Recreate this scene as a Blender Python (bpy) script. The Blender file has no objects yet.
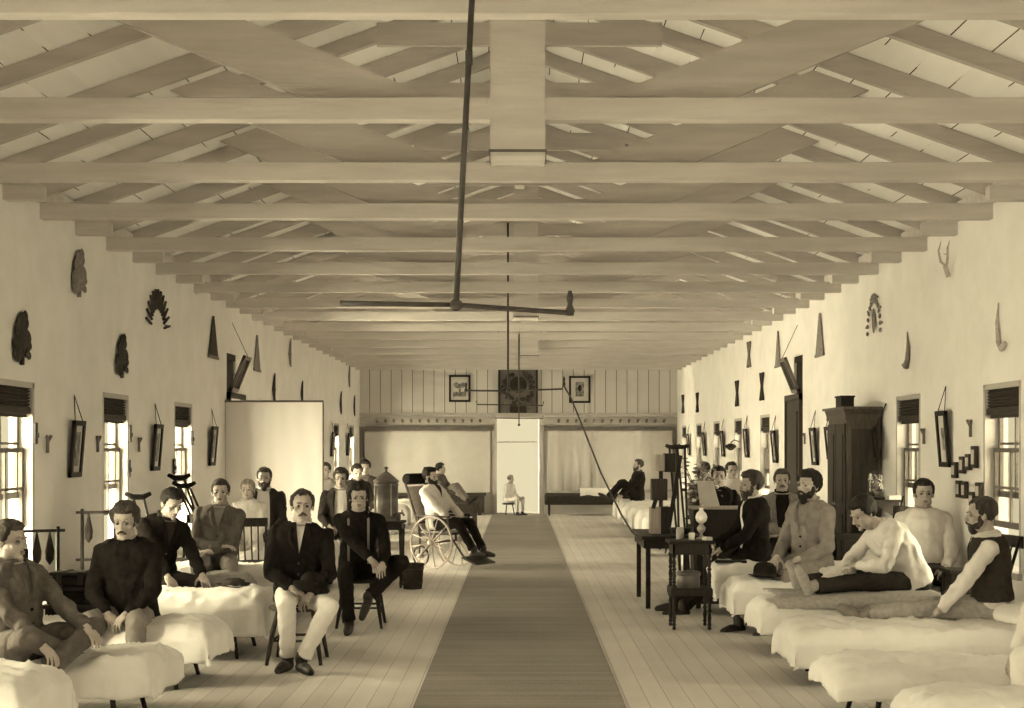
import bpy, bmesh, math, random
from math import sin, cos, pi, radians as R, sqrt, hypot
from mathutils import Vector as V, Matrix, noise
random.seed(11)
C = bpy.context.scene.collection
F, CX, HY, CH = 1385.0, 519.5, 448.0, 1.6      # focal length (px), vanishing point, eye height
XL, XR, YB, ZW = -3.87, 3.82, 33.6, 3.57       # left wall, right wall, end wall, wall plate
def at(u, v, d):                                # a point at real distance d down the room
    return V(((u - CX) * d / F, d, CH + (HY - v) * d / F))

# ------------------------------------------------------------------ materials
def mat(name, col, rough=.8, var=.12, scale=6.0, bump=0.0, stretch=(1, 1, 1), metal=0.0, detail=6, trans=0.0, bscale=None):
    m = bpy.data.materials.new(name); m.use_nodes = True
    nt = m.node_tree; N = nt.nodes; Lk = nt.links
    b = N['Principled BSDF']; b.inputs['Roughness'].default_value = rough
    b.inputs['Metallic'].default_value = metal
    b.inputs['Specular IOR Level'].default_value = .08 if rough > .85 else .22 if rough > .42 else .4
    tc = N.new('ShaderNodeTexCoord'); mp = N.new('ShaderNodeMapping'); mp.inputs['Scale'].default_value = stretch
    Lk.new(tc.outputs['Object'], mp.inputs['Vector'])
    nz = N.new('ShaderNodeTexNoise'); nz.inputs['Scale'].default_value = scale; nz.inputs['Detail'].default_value = detail
    Lk.new(mp.outputs['Vector'], nz.inputs['Vector'])
    rp = N.new('ShaderNodeValToRGB')
    a, c = 1 - var, 1 + var
    rp.color_ramp.elements[0].position = .3; rp.color_ramp.elements[1].position = .7
    rp.color_ramp.elements[0].color = (col[0]*a, col[1]*a, col[2]*a, 1)
    rp.color_ramp.elements[1].color = (min(col[0]*c, 1), min(col[1]*c, 1), min(col[2]*c, 1), 1)
    Lk.new(nz.outputs['Fac'], rp.inputs['Fac']); Lk.new(rp.outputs['Color'], b.inputs['Base Color'])
    if bump:
        bp = N.new('ShaderNodeBump'); bp.inputs['Strength'].default_value = bump; bp.inputs['Distance'].default_value = .01
        if bscale:
            n2 = N.new('ShaderNodeTexNoise'); n2.inputs['Scale'].default_value = bscale; n2.inputs['Detail'].default_value = 4
            Lk.new(mp.outputs['Vector'], n2.inputs['Vector']); Lk.new(n2.outputs['Fac'], bp.inputs['Height'])
        else: Lk.new(nz.outputs['Fac'], bp.inputs['Height'])
        Lk.new(bp.outputs['Normal'], b.inputs['Normal'])
    if trans:
        t = N.new('ShaderNodeBsdfTranslucent'); t.inputs['Color'].default_value = (*col, 1)
        mx = N.new('ShaderNodeMixShader'); mx.inputs[0].default_value = trans
        out = N['Material Output']
        Lk.new(b.outputs[0], mx.inputs[1]); Lk.new(t.outputs[0], mx.inputs[2]); Lk.new(mx.outputs[0], out.inputs['Surface'])
    return m
def g(v, w=.04): return (v, v * (1 - w*1.25), v * (1 - 1.9 * w))
M = dict(
 wall=mat('whitewashed_wall', g(.80,.02), .9, .05, 3, .35, (1, 1, 1), bscale=40),
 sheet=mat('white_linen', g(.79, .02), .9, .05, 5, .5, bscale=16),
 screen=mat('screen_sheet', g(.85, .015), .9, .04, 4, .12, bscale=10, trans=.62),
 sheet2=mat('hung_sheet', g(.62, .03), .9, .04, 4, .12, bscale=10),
 blanket=mat('grey_blanket', g(.34), .95, .15, 30, .4),
 skin=mat('skin', g(.40, .09), .6, .08, 14, .1),
 skin_dark=mat('dark_skin', g(.16, .12), .55, .08, 14, .1),
 lip=mat('lips', g(.25, .16), .5, .05), eye=mat('eye_white', g(.18), .5, .02), iris=mat('iris', g(.02), .2, .02),
 hair_dark=mat('dark_hair', g(.018, .12), .7, .5, 60, .8, (1, 1, .25)),
 hair_mid=mat('brown_hair', g(.05, .12), .7, .4, 60, .8, (1, 1, .25)),
 hair_light=mat('light_hair', g(.22, .1), .7, .3, 60, .8, (1, 1, .25)),
 black=mat('black_wool', g(.013, .12), .95, .3, 25, .35, bscale=60),
 charcoal=mat('charcoal_cloth', g(.035, .11), .95, .25, 22, .35, bscale=50),
 grey=mat('grey_wool', g(.105, .09), .95, .2, 20, .35, bscale=50),
 lgrey=mat('light_grey_cloth', g(.22, .07), .95, .15, 18, .3, bscale=40),
 cream=mat('cream_cotton', g(.60, .04), .9, .08, 14, .25, bscale=35),
 white=mat('white_cotton', g(.70, .03), .9, .05, 14, .25, bscale=35),
 shoe=mat('black_leather', g(.03, .12), .5, .2, 14, .1),
 wood=mat('dark_stained_wood', g(.02, .14), .6, .35, 7, .15, (8, 8, .8)),
 wood2=mat('brown_wood', g(.045, .13), .6, .3, 7, .15, (8, 8, .8)),
 wood3=mat('light_wood', g(.36, .09), .6, .2, 7, .15, (6, 6, .8)),
 walnut=mat('walnut_wood', g(.10, .12), .6, .3, 6, .15, (8, 8, .8)), walnut2=mat('dark_walnut_panel', g(.05, .12), .6, .3, 6, .15, (8, 8, .8)),
 ebony=mat('ebonised_wood', g(.018, .12), .6, .3, 7, .1, (8, 8, .8)),
 iron=mat('black_iron', g(.03, .08), .5, .2, 20, 0, metal=.3),
 pipe=mat('dark_iron_pipe', g(.06, .08), .6, .2, 20, 0),
 metal=mat('dull_tin', g(.32, .05), .42, .2, 9, .1, metal=.55),
 tin=mat('dark_tin', g(.12, .07), .35, .3, 9, .1, metal=.5),
 beam=mat('whitewashed_beam', g(.56,.04), .9, .10, 3, .3, (.5, 4, 4), bscale=12),
 rafter=mat('whitewashed_rafter', g(.48,.05), .9, .12, 3, .3, (.5, 4, 4), bscale=12),
 paper=mat('old_paper', g(.55), .9, .1, 8), print_=mat('printed_picture', g(.22), .8, .7, 16, detail=3),
 leaf=mat('dried_evergreen', g(.05, .09), .9, .4, 40, .5), leafl=mat('faded_evergreen', g(.20, .07), .9, .3, 40, .5),
 straw=mat('plaited_straw', g(.42, .07), .9, .2, 40, .5),
 blind=mat('dark_slatted_blind', g(.045, .12), .8, .4, 5, .2, (1, 1, 20)),
 trim=mat('painted_trim', g(.46), .7, .08, 5, .1), trimd=mat('dark_trim', g(.14, .09), .7, .2, 6, .1),
 curtain=mat('muslin_curtain', g(.72, .02), .9, .05, 5, .1, trans=.55),
 flower=mat('pale_flowers', g(.6), .9, .4, 30, .3),
 porcelain=mat('white_porcelain', g(.75, .02), .3, .03, 5),
 ground=mat('bare_ground', g(.45), .95, .15, 1.5, .2),
)
# glass
gm = bpy.data.materials.new('window_glass'); gm.use_nodes = True
_b = gm.node_tree.nodes['Principled BSDF']
_b.inputs['Transmission Weight'].default_value = 1; _b.inputs['Roughness'].default_value = 0; _b.inputs['IOR'].default_value = 1.1
_b.inputs['Specular IOR Level'].default_value = .3
M['glass'] = gm
def thin_glass():
    nt = gm.node_tree; N = nt.nodes
    t = N.new('ShaderNodeBsdfTransparent'); t.inputs[0].default_value = (.93, .93, .92, 1)
    gl = N.new('ShaderNodeBsdfGlossy'); gl.inputs['Roughness'].default_value = .02
    mx = N.new('ShaderNodeMixShader'); mx.inputs[0].default_value = .06
    nt.links.new(t.outputs[0], mx.inputs[1]); nt.links.new(gl.outputs[0], mx.inputs[2])
    nt.links.new(mx.outputs[0], N['Material Output'].inputs['Surface'])
thin_glass()
def board_mat(name, col, axis, pitch, gap, var, gapcol, grain=(1, .06, 1), broken=0.0, stain=.0, rough=.8):
    """planks side by side along `axis` (0=x,1=y,2=z): per-board tone, dark joints, grain"""
    m = bpy.data.materials.new(name); m.use_nodes = True
    nt = m.node_tree; N = nt.nodes; L = nt.links; b = N['Principled BSDF']; b.inputs['Roughness'].default_value = rough
    b.inputs['Specular IOR Level'].default_value = .25
    tc = N.new('ShaderNodeTexCoord'); sp = N.new('ShaderNodeSeparateXYZ'); L.new(tc.outputs['Object'], sp.inputs[0])
    def mth(op, a, bb=None, clamp=False):
        n = N.new('ShaderNodeMath'); n.operation = op; n.use_clamp = clamp
        for i, x in enumerate((a, bb)):
            if x is None: continue
            if isinstance(x, (int, float)): n.inputs[i].default_value = x
            else: L.new(x, n.inputs[i])
        return n.outputs[0]
    q = mth('DIVIDE', sp.outputs[axis], pitch); fl = mth('FLOOR', q); fr = mth('FRACT', q)
    wn = N.new('ShaderNodeTexWhiteNoise'); wn.noise_dimensions = '1D'; L.new(fl, wn.inputs['W'])
    mp = N.new('ShaderNodeMapping'); mp.inputs['Scale'].default_value = grain; L.new(tc.outputs['Object'], mp.inputs[0])
    nz = N.new('ShaderNodeTexNoise'); nz.inputs['Scale'].default_value = 9; nz.inputs['Detail'].default_value = 7; L.new(mp.outputs[0], nz.inputs['Vector'])
    n2 = N.new('ShaderNodeTexNoise'); n2.inputs['Scale'].default_value = .7; n2.inputs['Detail'].default_value = 5; L.new(tc.outputs['Object'], n2.inputs['Vector'])
    k = mth('ADD', mth('MULTIPLY', mth('SUBTRACT', wn.outputs['Value'], .5), var), mth('MULTIPLY', mth('SUBTRACT', nz.outputs['Fac'], .5), var * 1.4))
    k = mth('ADD', k, mth('MULTIPLY', mth('SUBTRACT', n2.outputs['Fac'], .5), stain)); k = mth('ADD', k, 1.0)
    vm = N.new('ShaderNodeVectorMath'); vm.operation = 'SCALE'; vm.inputs[0].default_value = col; L.new(k, vm.inputs['Scale'])
    gp = mth('LESS_THAN', fr, gap / pitch)
    if broken:
        mp3 = N.new('ShaderNodeMapping'); mp3.inputs['Scale'].default_value = (9, .9, 1); L.new(tc.outputs['Object'], mp3.inputs[0])
        n3 = N.new('ShaderNodeTexNoise'); n3.inputs['Scale'].default_value = 1.3; L.new(mp3.outputs[0], n3.inputs['Vector'])
        gp = mth('MULTIPLY', gp, mth('GREATER_THAN', n3.outputs['Fac'], broken))
    mx = N.new('ShaderNodeMix'); mx.data_type = 'RGBA'; L.new(gp, mx.inputs['Factor'])
    L.new(vm.outputs[0], mx.inputs['A']); mx.inputs['B'].default_value = (*gapcol, 1)
    L.new(mx.outputs['Result'], b.inputs['Base Color'])
    bp = N.new('ShaderNodeBump'); bp.inputs['Strength'].default_value = .3; bp.inputs['Distance'].default_value = .004
    L.new(nz.outputs['Fac'], bp.inputs['Height']); L.new(bp.outputs[0], b.inputs['Normal'])
    return m
M['floor'] = board_mat('worn_floorboards', g(.62, .04), 0, .135, .004, .19, g(.26, .08), (1, .05, 1), stain=.75, rough=.6)
M['runner'] = board_mat('woven_runner', g(.25, .06), 1, .05, .006, .22, g(.18, .07), (6, 1, 1), stain=.7, rough=.95)
M['sheath'] = board_mat('roof_boards', g(.92,.01), 0, .27, .008, .10, g(.03, .1), (1, .1, 1), broken=.50, stain=.15, rough=.9)
M['gable'] = board_mat('vertical_boards', g(.62,.03), 0, .26, .014, .10, g(.06, .1), (1, 1, .1), stain=.12, rough=.9)

# ------------------------------------------------------------------ mesh helpers
def frame(d):
    d = d.normalized(); a = V((0, 0, 1)) if abs(d.z) < .95 else V((1, 0, 0))
    x = d.cross(a).normalized(); return x, x.cross(d).normalized(), d
class MB:
    def __init__(s): s.v = []; s.f = []
    def add(s, vs, fs):
        o = len(s.v); s.v += [V(p) for p in vs]; s.f += [tuple(i + o for i in f) for f in fs]; return s
    def box(s, c, size, rot=None):
        c = V(c); h = [x / 2 for x in size]
        vs = [V((x*h[0], y*h[1], z*h[2])) for x in (-1, 1) for y in (-1, 1) for z in (-1, 1)]
        if rot is not None: vs = [rot @ p for p in vs]
        return s.add([c + p for p in vs], [(0,1,3,2),(4,6,7,5),(0,4,5,1),(2,3,7,6),(0,2,6,4),(1,5,7,3)])
    def bx(s, a, b):
        a = V(a); b = V(b); return s.box((a + b) / 2, [abs(b[i] - a[i]) for i in range(3)])
    def beam(s, p0, p1, w, h, up=(0, 0, 1)):       # rectangular bar p0->p1: w across, h along up
        p0 = V(p0); p1 = V(p1); d = (p1 - p0).normalized(); x = d.cross(V(up)).normalized(); z = x.cross(d)
        m = Matrix((x, d, z)).transposed(); return s.box((p0 + p1) / 2, (w, (p1 - p0).length, h), m)
    def tube(s, p0, p1, r0, r1=None, n=10, cap=True):
        return s.path([p0, p1], [r0, r0 if r1 is None else r1], n, cap)
    def path(s, pts, rs, n=10, cap=True, closed=False):
        pts = [V(p) for p in pts]
        if not isinstance(rs, (list, tuple)): rs = [rs] * len(pts)
        vs = []; m = len(pts); px = None
        for i, p in enumerate(pts):
            if closed: d = pts[(i + 1) % m] - pts[i - 1]
            else: d = pts[min(i + 1, m - 1)] - pts[max(i - 1, 0)]
            x, y, d = frame(d)
            if px is not None:
                x = (px - d * px.dot(d)).normalized(); y = x.cross(d)
            px = x
            for k in range(n):
                a = 2 * pi * k / n; vs.append(p + (x * cos(a) + y * sin(a)) * rs[i])
        fs = []
        for i in range(m if closed else m - 1):
            j = (i + 1) % m
            for k in range(n): fs.append((i*n+k, i*n+(k+1) % n, j*n+(k+1) % n, j*n+k))
        if cap and not closed: fs += [tuple(range(n))[::-1], tuple(range((m-1)*n, m*n))]
        return s.add(vs, fs)
    def capsule(s, p0, p1, r0, r1, n=12):          # rounded tapered limb, closed
        p0 = V(p0); p1 = V(p1); x, y, d = frame(p1 - p0) if (p1 - p0).length > 1e-6 else (V((1,0,0)), V((0,1,0)), V((0,0,1)))
        vs = []; K = 4
        rings = [(p0 - d * r0 * cos(a), r0 * sin(a)) for a in [pi/2 * i / K for i in range(1, K + 1)]]
        rings += [(p1 + d * r1 * sin(a), r1 * cos(a)) for a in [pi/2 * i / K for i in range(0, K)]]
        vs.append(p0 - d * r0)
        for c, r in rings:
            for k in range(n): a = 2*pi*k/n; vs.append(c + (x*cos(a) + y*sin(a)) * r)
        vs.append(p1 + d * r1); fs = []
        for k in range(n): fs.append((0, 1 + (k+1) % n, 1 + k))
        for i in range(len(rings) - 1):
            for k in range(n): fs.append((1+i*n+k, 1+i*n+(k+1) % n, 1+(i+1)*n+(k+1) % n, 1+(i+1)*n+k))
        e = len(vs) - 1; b = 1 + (len(rings)-1)*n
        for k in range(n): fs.append((e, b+k, b+(k+1) % n))
        return s.add(vs, fs)
    def ell(s, c, r, rot=None, nu=16, nv=10):
        c = V(c); vs = [V((0, 0, -r[2]))]
        for j in range(1, nv):
            a = -pi/2 + pi*j/nv
            for k in range(nu): t = 2*pi*k/nu; vs.append(V((r[0]*cos(a)*cos(t), r[1]*cos(a)*sin(t), r[2]*sin(a))))
        vs.append(V((0, 0, r[2])))
        if rot is not None: vs = [rot @ p for p in vs]
        fs = [(0, 1+(k+1) % nu, 1+k) for k in range(nu)]
        for j in range(nv-2):
            for k in range(nu): fs.append((1+j*nu+k, 1+j*nu+(k+1) % nu, 1+(j+1)*nu+(k+1) % nu, 1+(j+1)*nu+k))
        e = len(vs)-1; b = 1+(nv-2)*nu
        fs += [(e, b+k, b+(k+1) % nu) for k in range(nu)]
        return s.add([c + p for p in vs], fs)
    def lathe(s, c, prof, n=20, axis=V((0, 0, 1))):    # prof [(r,z)...], closed with caps
        c = V(c); x, y, d = frame(V(axis)); vs = []
        for r, z in prof:
            for k in range(n): a = 2*pi*k/n; vs.append(c + d*z + (x*cos(a) + y*sin(a)) * r)
        fs = []
        for i in range(len(prof)-1):
            for k in range(n): fs.append((i*n+k, i*n+(k+1) % n, (i+1)*n+(k+1) % n, (i+1)*n+k))
        fs += [tuple(range(n))[::-1], tuple(range((len(prof)-1)*n, len(prof)*n))]
        return s.add(vs, fs)
    def prism(s, pts, ext):                        # polygon pts extruded along ext
        ext = V(ext); n = len(pts); pts = [V(p) for p in pts]
        return s.add(pts + [p + ext for p in pts], [tuple(range(n))[::-1], tuple(range(n, 2*n))] + [(i, (i+1) % n, n+(i+1) % n, n+i) for i in range(n)])
    def loft(s, secs, n=24):                       # secs: (centre, side, fwd, w, d)
        vs = []
        for c, x, y, w, d in secs:
            for k in range(n):
                a = 2*pi*k/n; ca, sa = cos(a), sin(a)
                vs.append(c + x*(w*math.copysign(abs(ca)**.85, ca)) + y*(d*math.copysign(abs(sa)**.85, sa)))
        fs = []
        for i in range(len(secs)-1):
            for k in range(n): fs.append((i*n+k, i*n+(k+1) % n, (i+1)*n+(k+1) % n, (i+1)*n+k))
        fs += [tuple(range(n))[::-1], tuple(range((len(secs)-1)*n, len(secs)*n))]
        return s.add(vs, fs)
    def mesh(s, name, smooth=False):
        me = bpy.data.meshes.new(name); me.from_pydata([tuple(p) for p in s.v], [], s.f)
        bm = bmesh.new(); bm.from_mesh(me); bmesh.ops.recalc_face_normals(bm, faces=bm.faces); bm.to_mesh(me); bm.free()
        if smooth: me.polygons.foreach_set('use_smooth', [True] * len(me.polygons))
        return me
    def build(s, name, m, parent=None, smooth=False, loc=None, bevel=0, wear=None):
        me = s.mesh(name, smooth)
        if loc is not None:
            me.transform(Matrix.Translation(-V(loc)))
        return link(name, me, m, parent, loc, bevel)
def link(name, me, m, parent=None, loc=None, bevel=0):
    o = bpy.data.objects.new(name, me); C.objects.link(o)
    if m is not None: me.materials.append(m)
    if loc is not None: o.location = loc
    if parent is not None: o.parent = parent
    if bevel:
        b = o.modifiers.new('b', 'BEVEL'); b.width = bevel; b.segments = 2; b.limit_method = 'ANGLE'
    return o
def tag(o, label=None, cat=None, group=None, kind=None):
    if label: o['label'] = label
    if cat: o['category'] = cat
    if group: o['group'] = group
    if kind: o['kind'] = kind
    return o
def empty(name, loc, rz=0):
    o = bpy.data.objects.new(name, None); C.objects.link(o); o.location = loc; o.rotation_euler = (0, 0, rz); o.empty_display_size = .1
    return o
def kids(o): return [c for c in bpy.data.objects if c.parent == o]
def copy_tree(o, parent=None):
    c = o.copy(); C.objects.link(c); c.parent = parent
    for ch in kids(o): copy_tree(ch, c)
    return c
TMP = bpy.data.scenes.new('tmp')
def remesh(mb, vox, smooth=4, fold=0.0, fscale=9.0, seed=0, stretch=(1, 1, 1)):
    me = mb.mesh('tmp')
    o = bpy.data.objects.new('tmp', me); TMP.collection.objects.link(o)
    r = o.modifiers.new('r', 'REMESH'); r.mode = 'VOXEL'; r.voxel_size = vox; r.adaptivity = 0
    if smooth:
        sm = o.modifiers.new('s', 'SMOOTH'); sm.factor = .5; sm.iterations = smooth
    
    with bpy.context.temp_override(scene=TMP, view_layer=TMP.view_layers[0]): dg = bpy.context.evaluated_depsgraph_get()
    dg.update()
    me2 = bpy.data.meshes.new_from_object(o.evaluated_get(dg))
    bpy.data.objects.remove(o); bpy.data.meshes.remove(me)
    me2.materials.clear()
    if fold:
        off = V((seed * 3.7, seed * 1.3, seed * 7.1))
        nrm = [v.normal.copy() for v in me2.vertices]
        for v, vn in zip(me2.vertices, nrm):
            q = V((v.co.x*stretch[0], v.co.y*stretch[1], v.co.z*stretch[2]))
            n = noise.noise(q * fscale + off); n2 = noise.noise(q * fscale * 2.3 + off)
            v.co += vn * fold * ((1 - abs(n) * 3.2) * .6 + n2 * .5)
    me2.polygons.foreach_set('use_smooth', [True] * len(me2.polygons))
    return me2
def joined(name, meshes, mats):                    # [(mesh, matrix, material_index)] -> one mesh
    bm = bmesh.new()
    for me, mx, mi in meshes:
        n0 = len(bm.faces); nv = len(bm.verts)
        bm.from_mesh(me); bm.verts.ensure_lookup_table(); bm.faces.ensure_lookup_table()
        vs = bm.verts[nv:]
        if mx is not None:
            bmesh.ops.transform(bm, matrix=mx, verts=vs)
        if mi is not None:
            for f in bm.faces[n0:]: f.material_index = mi
    out = bpy.data.meshes.new(name); bm.to_mesh(out); bm.free()
    out.polygons.foreach_set('use_smooth', [True] * len(out.polygons))
    for m in mats: out.materials.append(m)
    return out

# ------------------------------------------------------------------ people
def head_mesh(vox, thin=1.0):
    m = MB()
    m.ell((0, -.012, .034), (.073, .092, .076), nu=24, nv=16).ell((0, .022, -.022), (.058, .062, .086))
    m.ell((0, .036, -.072), (.046, .044, .036)).ell((0, .074, -.096), (.021, .016, .016))
    for s in (-1, 1):
        m.ell((s*.042, .052, -.018), (.022, .024, .02)).ell((s*.027, .079, .024), (.026, .011, .009))
        m.ell((s*.011, .094, -.033), (.009, .011, .008)).ell((s*.046, .01, -.065), (.016, .03, .03))
        m.ell((s*.077, -.008, -.006), (.008, .018, .032), Matrix.Rotation(s*.3, 3, 'Z'))
    m.capsule((0, .082, .014), (0, .104, -.028), .008, .0115)
    m.ell((0, .087, -.056), (.022, .009, .005)).ell((0, .085, -.067), (.018, .010, .006))
    m.ell((0, -.005, -.09), (.05, .05, .05))
    me = remesh(m, vox, 3 if vox < .006 else 1)
    for v in me.vertices:
        for s in (-1, 1):
            d = (v.co - V((s*.030, .085, .003))); k = math.exp(-((d.x/.017)**2 + (d.z/.010)**2 + (d.y/.03)**2))
            v.co.y -= .0125 * k
        k = math.exp(-((v.co.x/.022)**2 + ((v.co.z+.0615)/.0035)**2)) if v.co.y > .07 else 0
        v.co.y -= .005 * k
    for p in me.polygons:
        c = p.center
        if c.y > .078 and abs(c.x) < .022 and -.073 < c.z < -.050: p.material_index = 1
    eye = MB()
    for s in (-1, 1): eye.ell((s*.0300, .0655, .002), (.0125, .0115, .0105))
    ir = MB()
    for s in (-1, 1): ir.ell((s*.0300, .0740, .002), (.0064, .0045, .0064), nu=10, nv=8)
    out = joined('head', [(me, None, None), (eye.mesh('e'), None, 2), (ir.mesh('i'), None, 3)], [])
    return out
HEADS = {}
def get_head(vox):
    if vox not in HEADS: HEADS[vox] = head_mesh(vox)
    return HEADS[vox]
def hand_mb(curl, side):                           # wrist at origin, fingers +Y, palm -Z, thumb inwards
    m = MB(); t = -side                            # right hand (side=+1): thumb on -X
    m.ell((0, .045, 0), (.039, .052, .0155)).ell((t*.022, .03, -.004), (.019, .032, .015)).capsule((0, -.03, 0), (0, .02, 0), .024, .026)
    for i, (x, l, sp) in enumerate(((.030, .072, .10), (.010, .082, .03), (-.010, .077, -.04), (-.029, .060, -.12))):
        p = V((t*x, .085 - abs(x-.005)*.25, 0)); a = curl*.5 + i*.05; segs = (.45, .32, .23); r = .0095 - i*.0005
        for k, sgl in enumerate(segs):
            d = V((t*sin(sp)*cos(a), cos(a), -sin(a))); q = p + d*l*sgl
            m.capsule(p, q, r*(1-.1*k), r*(.9-.1*k), 8); p = q; a += curl*(.75 if k == 0 else .6)
    p = V((t*.030, .02, -.004)); d1 = V((t*.75, .62, -.25-.2*curl)).normalized(); q = p + d1*.042
    d2 = V((t*.35, .85, -.35-.35*curl)).normalized()
    m.capsule(p, q, .013, .0105, 8).capsule(q, q + d2*.03, .0102, .0085, 8)
    return m
HANDS = {}
def get_hand(curl, side, fine):
    k = (round(curl, 1), side, fine)
    if k not in HANDS: HANDS[k] = remesh(hand_mb(*k[:2]), .0032, 2) if fine else hand_mb(*k[:2]).mesh('h')
    return HANDS[k]
def ik(a, b, l1, l2, pole):
    a, b, pole = V(a), V(b), V(pole); d = b - a; L = min(d.length, (l1 + l2) * .998)
    d = d.normalized(); b = a + d * L
    x = (l1*l1 - l2*l2 + L*L) / (2*L); h = sqrt(max(l1*l1 - x*x, 0))
    p = (pole - d * pole.dot(d)).normalized()
    return a + d*x + p*h, b
def rotm(yaw, pitch, roll=0):                      # head: yaw + to own left, pitch + down
    return (Matrix.Rotation(yaw, 3, 'Z') @ Matrix.Rotation(-pitch, 3, 'X') @ Matrix.Rotation(roll, 3, 'Y'))
PEOPLE = []
def person(label, loc, face, lean=(0, 0), twist=0, head=(0, 0, 0), hands=None, feet=None, curl=(.6, .6), top='jacket',
           topm='charcoal', shirtm='white', legm='grey', hairm='hair_dark', hair='short', beard=None, skin='skin', s=1.0, d=None,
           opening='v', vw=.055, bulk=0, standing=False, poles=None, handdir=None, fatleg=1.0, skirt=0, extra=None, shoes=True, legpoles=None, braces=False, seed=None, toe=None):
    far = loc[1] > 17; seed = seed or (len(PEOPLE) * 7 + 3) % 31
    fy = V((face[0], face[1], 0)).normalized(); fx = V((fy.y, -fy.x, 0))
    MW = Matrix((( fx.x*s, fy.x*s, 0, loc[0]), (fx.y*s, fy.y*s, 0, loc[1]), (0, 0, s, loc[2]), (0, 0, 0, 1)))
    vox = .0095 if not far else .02
    a, b = lean
    def upv(k): return V((sin(b*k), sin(a*k), cos(a*k)*cos(b*k))).normalized()
    H = V((0, 0, .095))
    def rt(k, tw):
        u = upv(k); r0 = V((cos(b*k), 0, -sin(b*k))); r0 = (r0 - u*r0.dot(u)).normalized()
        r0 = Matrix.Rotation(tw, 3, u) @ r0; return u, r0, u.cross(r0)
    def sp(t):
        k = .55 if t < .22 else .55 + .45*min((t-.22)/.12, 1)
        u, r, f = rt(k, twist*max(0, min(t/.4, 1)))
        u1 = upv(.5); u2 = upv(1.0)
        c = H + (u1*t if t < .24 else u1*.24 + u2*(t-.24))
        return c, r, f, u
    SEC = [(-.085, .150, .115), (-.03, .172, .128), (.05, .168, .126), (.14, .150, .112), (.24, .148, .110), (.34, .166, .122), (.42, .176, .115), (.460, .168, .098), (.492, .125, .085), (.512, .090, .070), (.545, .060, .058)]
    def torso(m, e, t0=-1, t1=1, belly=0):
        secs = []
        for t, w, dd in SEC:
            if t < t0 or t > t1: continue
            c, r, f, u = sp(t); secs.append((c, r, f, w + e, dd + e + (belly if .0 < t < .3 else 0)))
        m.loft(secs)
    # arms
    hands = hands or ((.13, .30, .16), (-.13, .30, .16))      # right, left wrists
    poles = poles or ((.7, -.5, -.9), (-.7, -.5, -.9))
    arms = []
    for i, sd in enumerate((1, -1)):
        c, r, f, u = sp(.425); S = c + r*sd*.175
        E, W = ik(S, hands[i], .285, .255, poles[i]); arms.append((S, E, W))
    feet = feet or ((.12, .42, -loc[2]/s + .08), (-.12, .42, -loc[2]/s + .08))
    legpoles = legpoles or ((.15, 1, .5), (-.15, 1, .5))
    legs = []
    for i, sd in enumerate((1, -1)):
        c, r, f, u = sp(0); P = c + r*sd*.088 - u*.01
        if standing: K, A = ik(P, feet[i], .43, .42, (0, 1, 0))
        else: K, A = ik(P, feet[i], .43, .42, legpoles[i])
        legs.append((P, K, A))
    # body: one continuous skin surface, with face and hands worked finer
    m = MB(); torso(m, -.014)
    nb, r, f, u = sp(.50)
    hc = sp(.53)[0] + u*.082 + V((0, 1, 0))*(.012 + .04*max(0, sin(head[1])))
    HR = rotm(*head); hc = hc + HR @ V((0, .012, .02)) 
    m.capsule(nb, hc + HR @ V((0, -.02, -.06)), .056, .052)
    for (S, E, W) in arms: m.capsule(S, E, .048, .038).capsule(E, W, .038, .026)
    for (P, K, A) in legs: m.capsule(P, K, .075, .052).capsule(K, A, .050, .036)
    bodym = remesh(m, .016 if not far else .024, 3)
    parts = [(bodym, None, 0)]
    parts.append((get_head(.0045 if not far else .008), Matrix.Translation(hc) @ HR.to_4x4(), None))
    for i, (S, E, W) in enumerate(arms):
        sd = (1, -1)[i]; fd = (W - E).normalized()
        if handdir and handdir[i] is not None: fd = V(handdir[i]).normalized()
        # palm faces down / inwards
        pn = V((0, -.1, -1)) if not (handdir and len(handdir) > 2 and handdir[2]) else V(handdir[2])
        z = -(pn - fd*pn.dot(fd)).normalized(); x = fd.cross(z)
        hm = Matrix(((x.x, fd.x, z.x, W.x), (x.y, fd.y, z.y, W.y), (x.z, fd.z, z.z, W.z), (0, 0, 0, 1)))
        parts.append((get_hand(curl[i], sd, not far), hm, 0))
    sk = M[skin]; me = joined('person', parts, [sk, M['lip'], M['eye'], M['iris']])
    if skin == 'skin_dark': me.materials[1] = sk
    body = link('person', me, None); body.matrix_world = MW
    tag(body, label, 'person'); PEOPLE.append(body)
    def child(name, me, m): return link(name, me, M[m], body)
    # trousers
    m = MB(); torso(m, .004, -1, .12)
    for (P, K, A) in legs:
        A2 = K + (A-K)*.93
        m.capsule(P, K, .092*fatleg, .068*fatleg).capsule(K, K + (A2-K)*.55, .068*fatleg, .058*fatleg)
        m.path([K + (A2-K)*.4, K + (A2-K)*.8, A2], [.058*fatleg, .056*fatleg, .061*fatleg], 14)
    tr = child('trousers', remesh(m, vox, 3, .007, 11, seed), legm)
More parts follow.
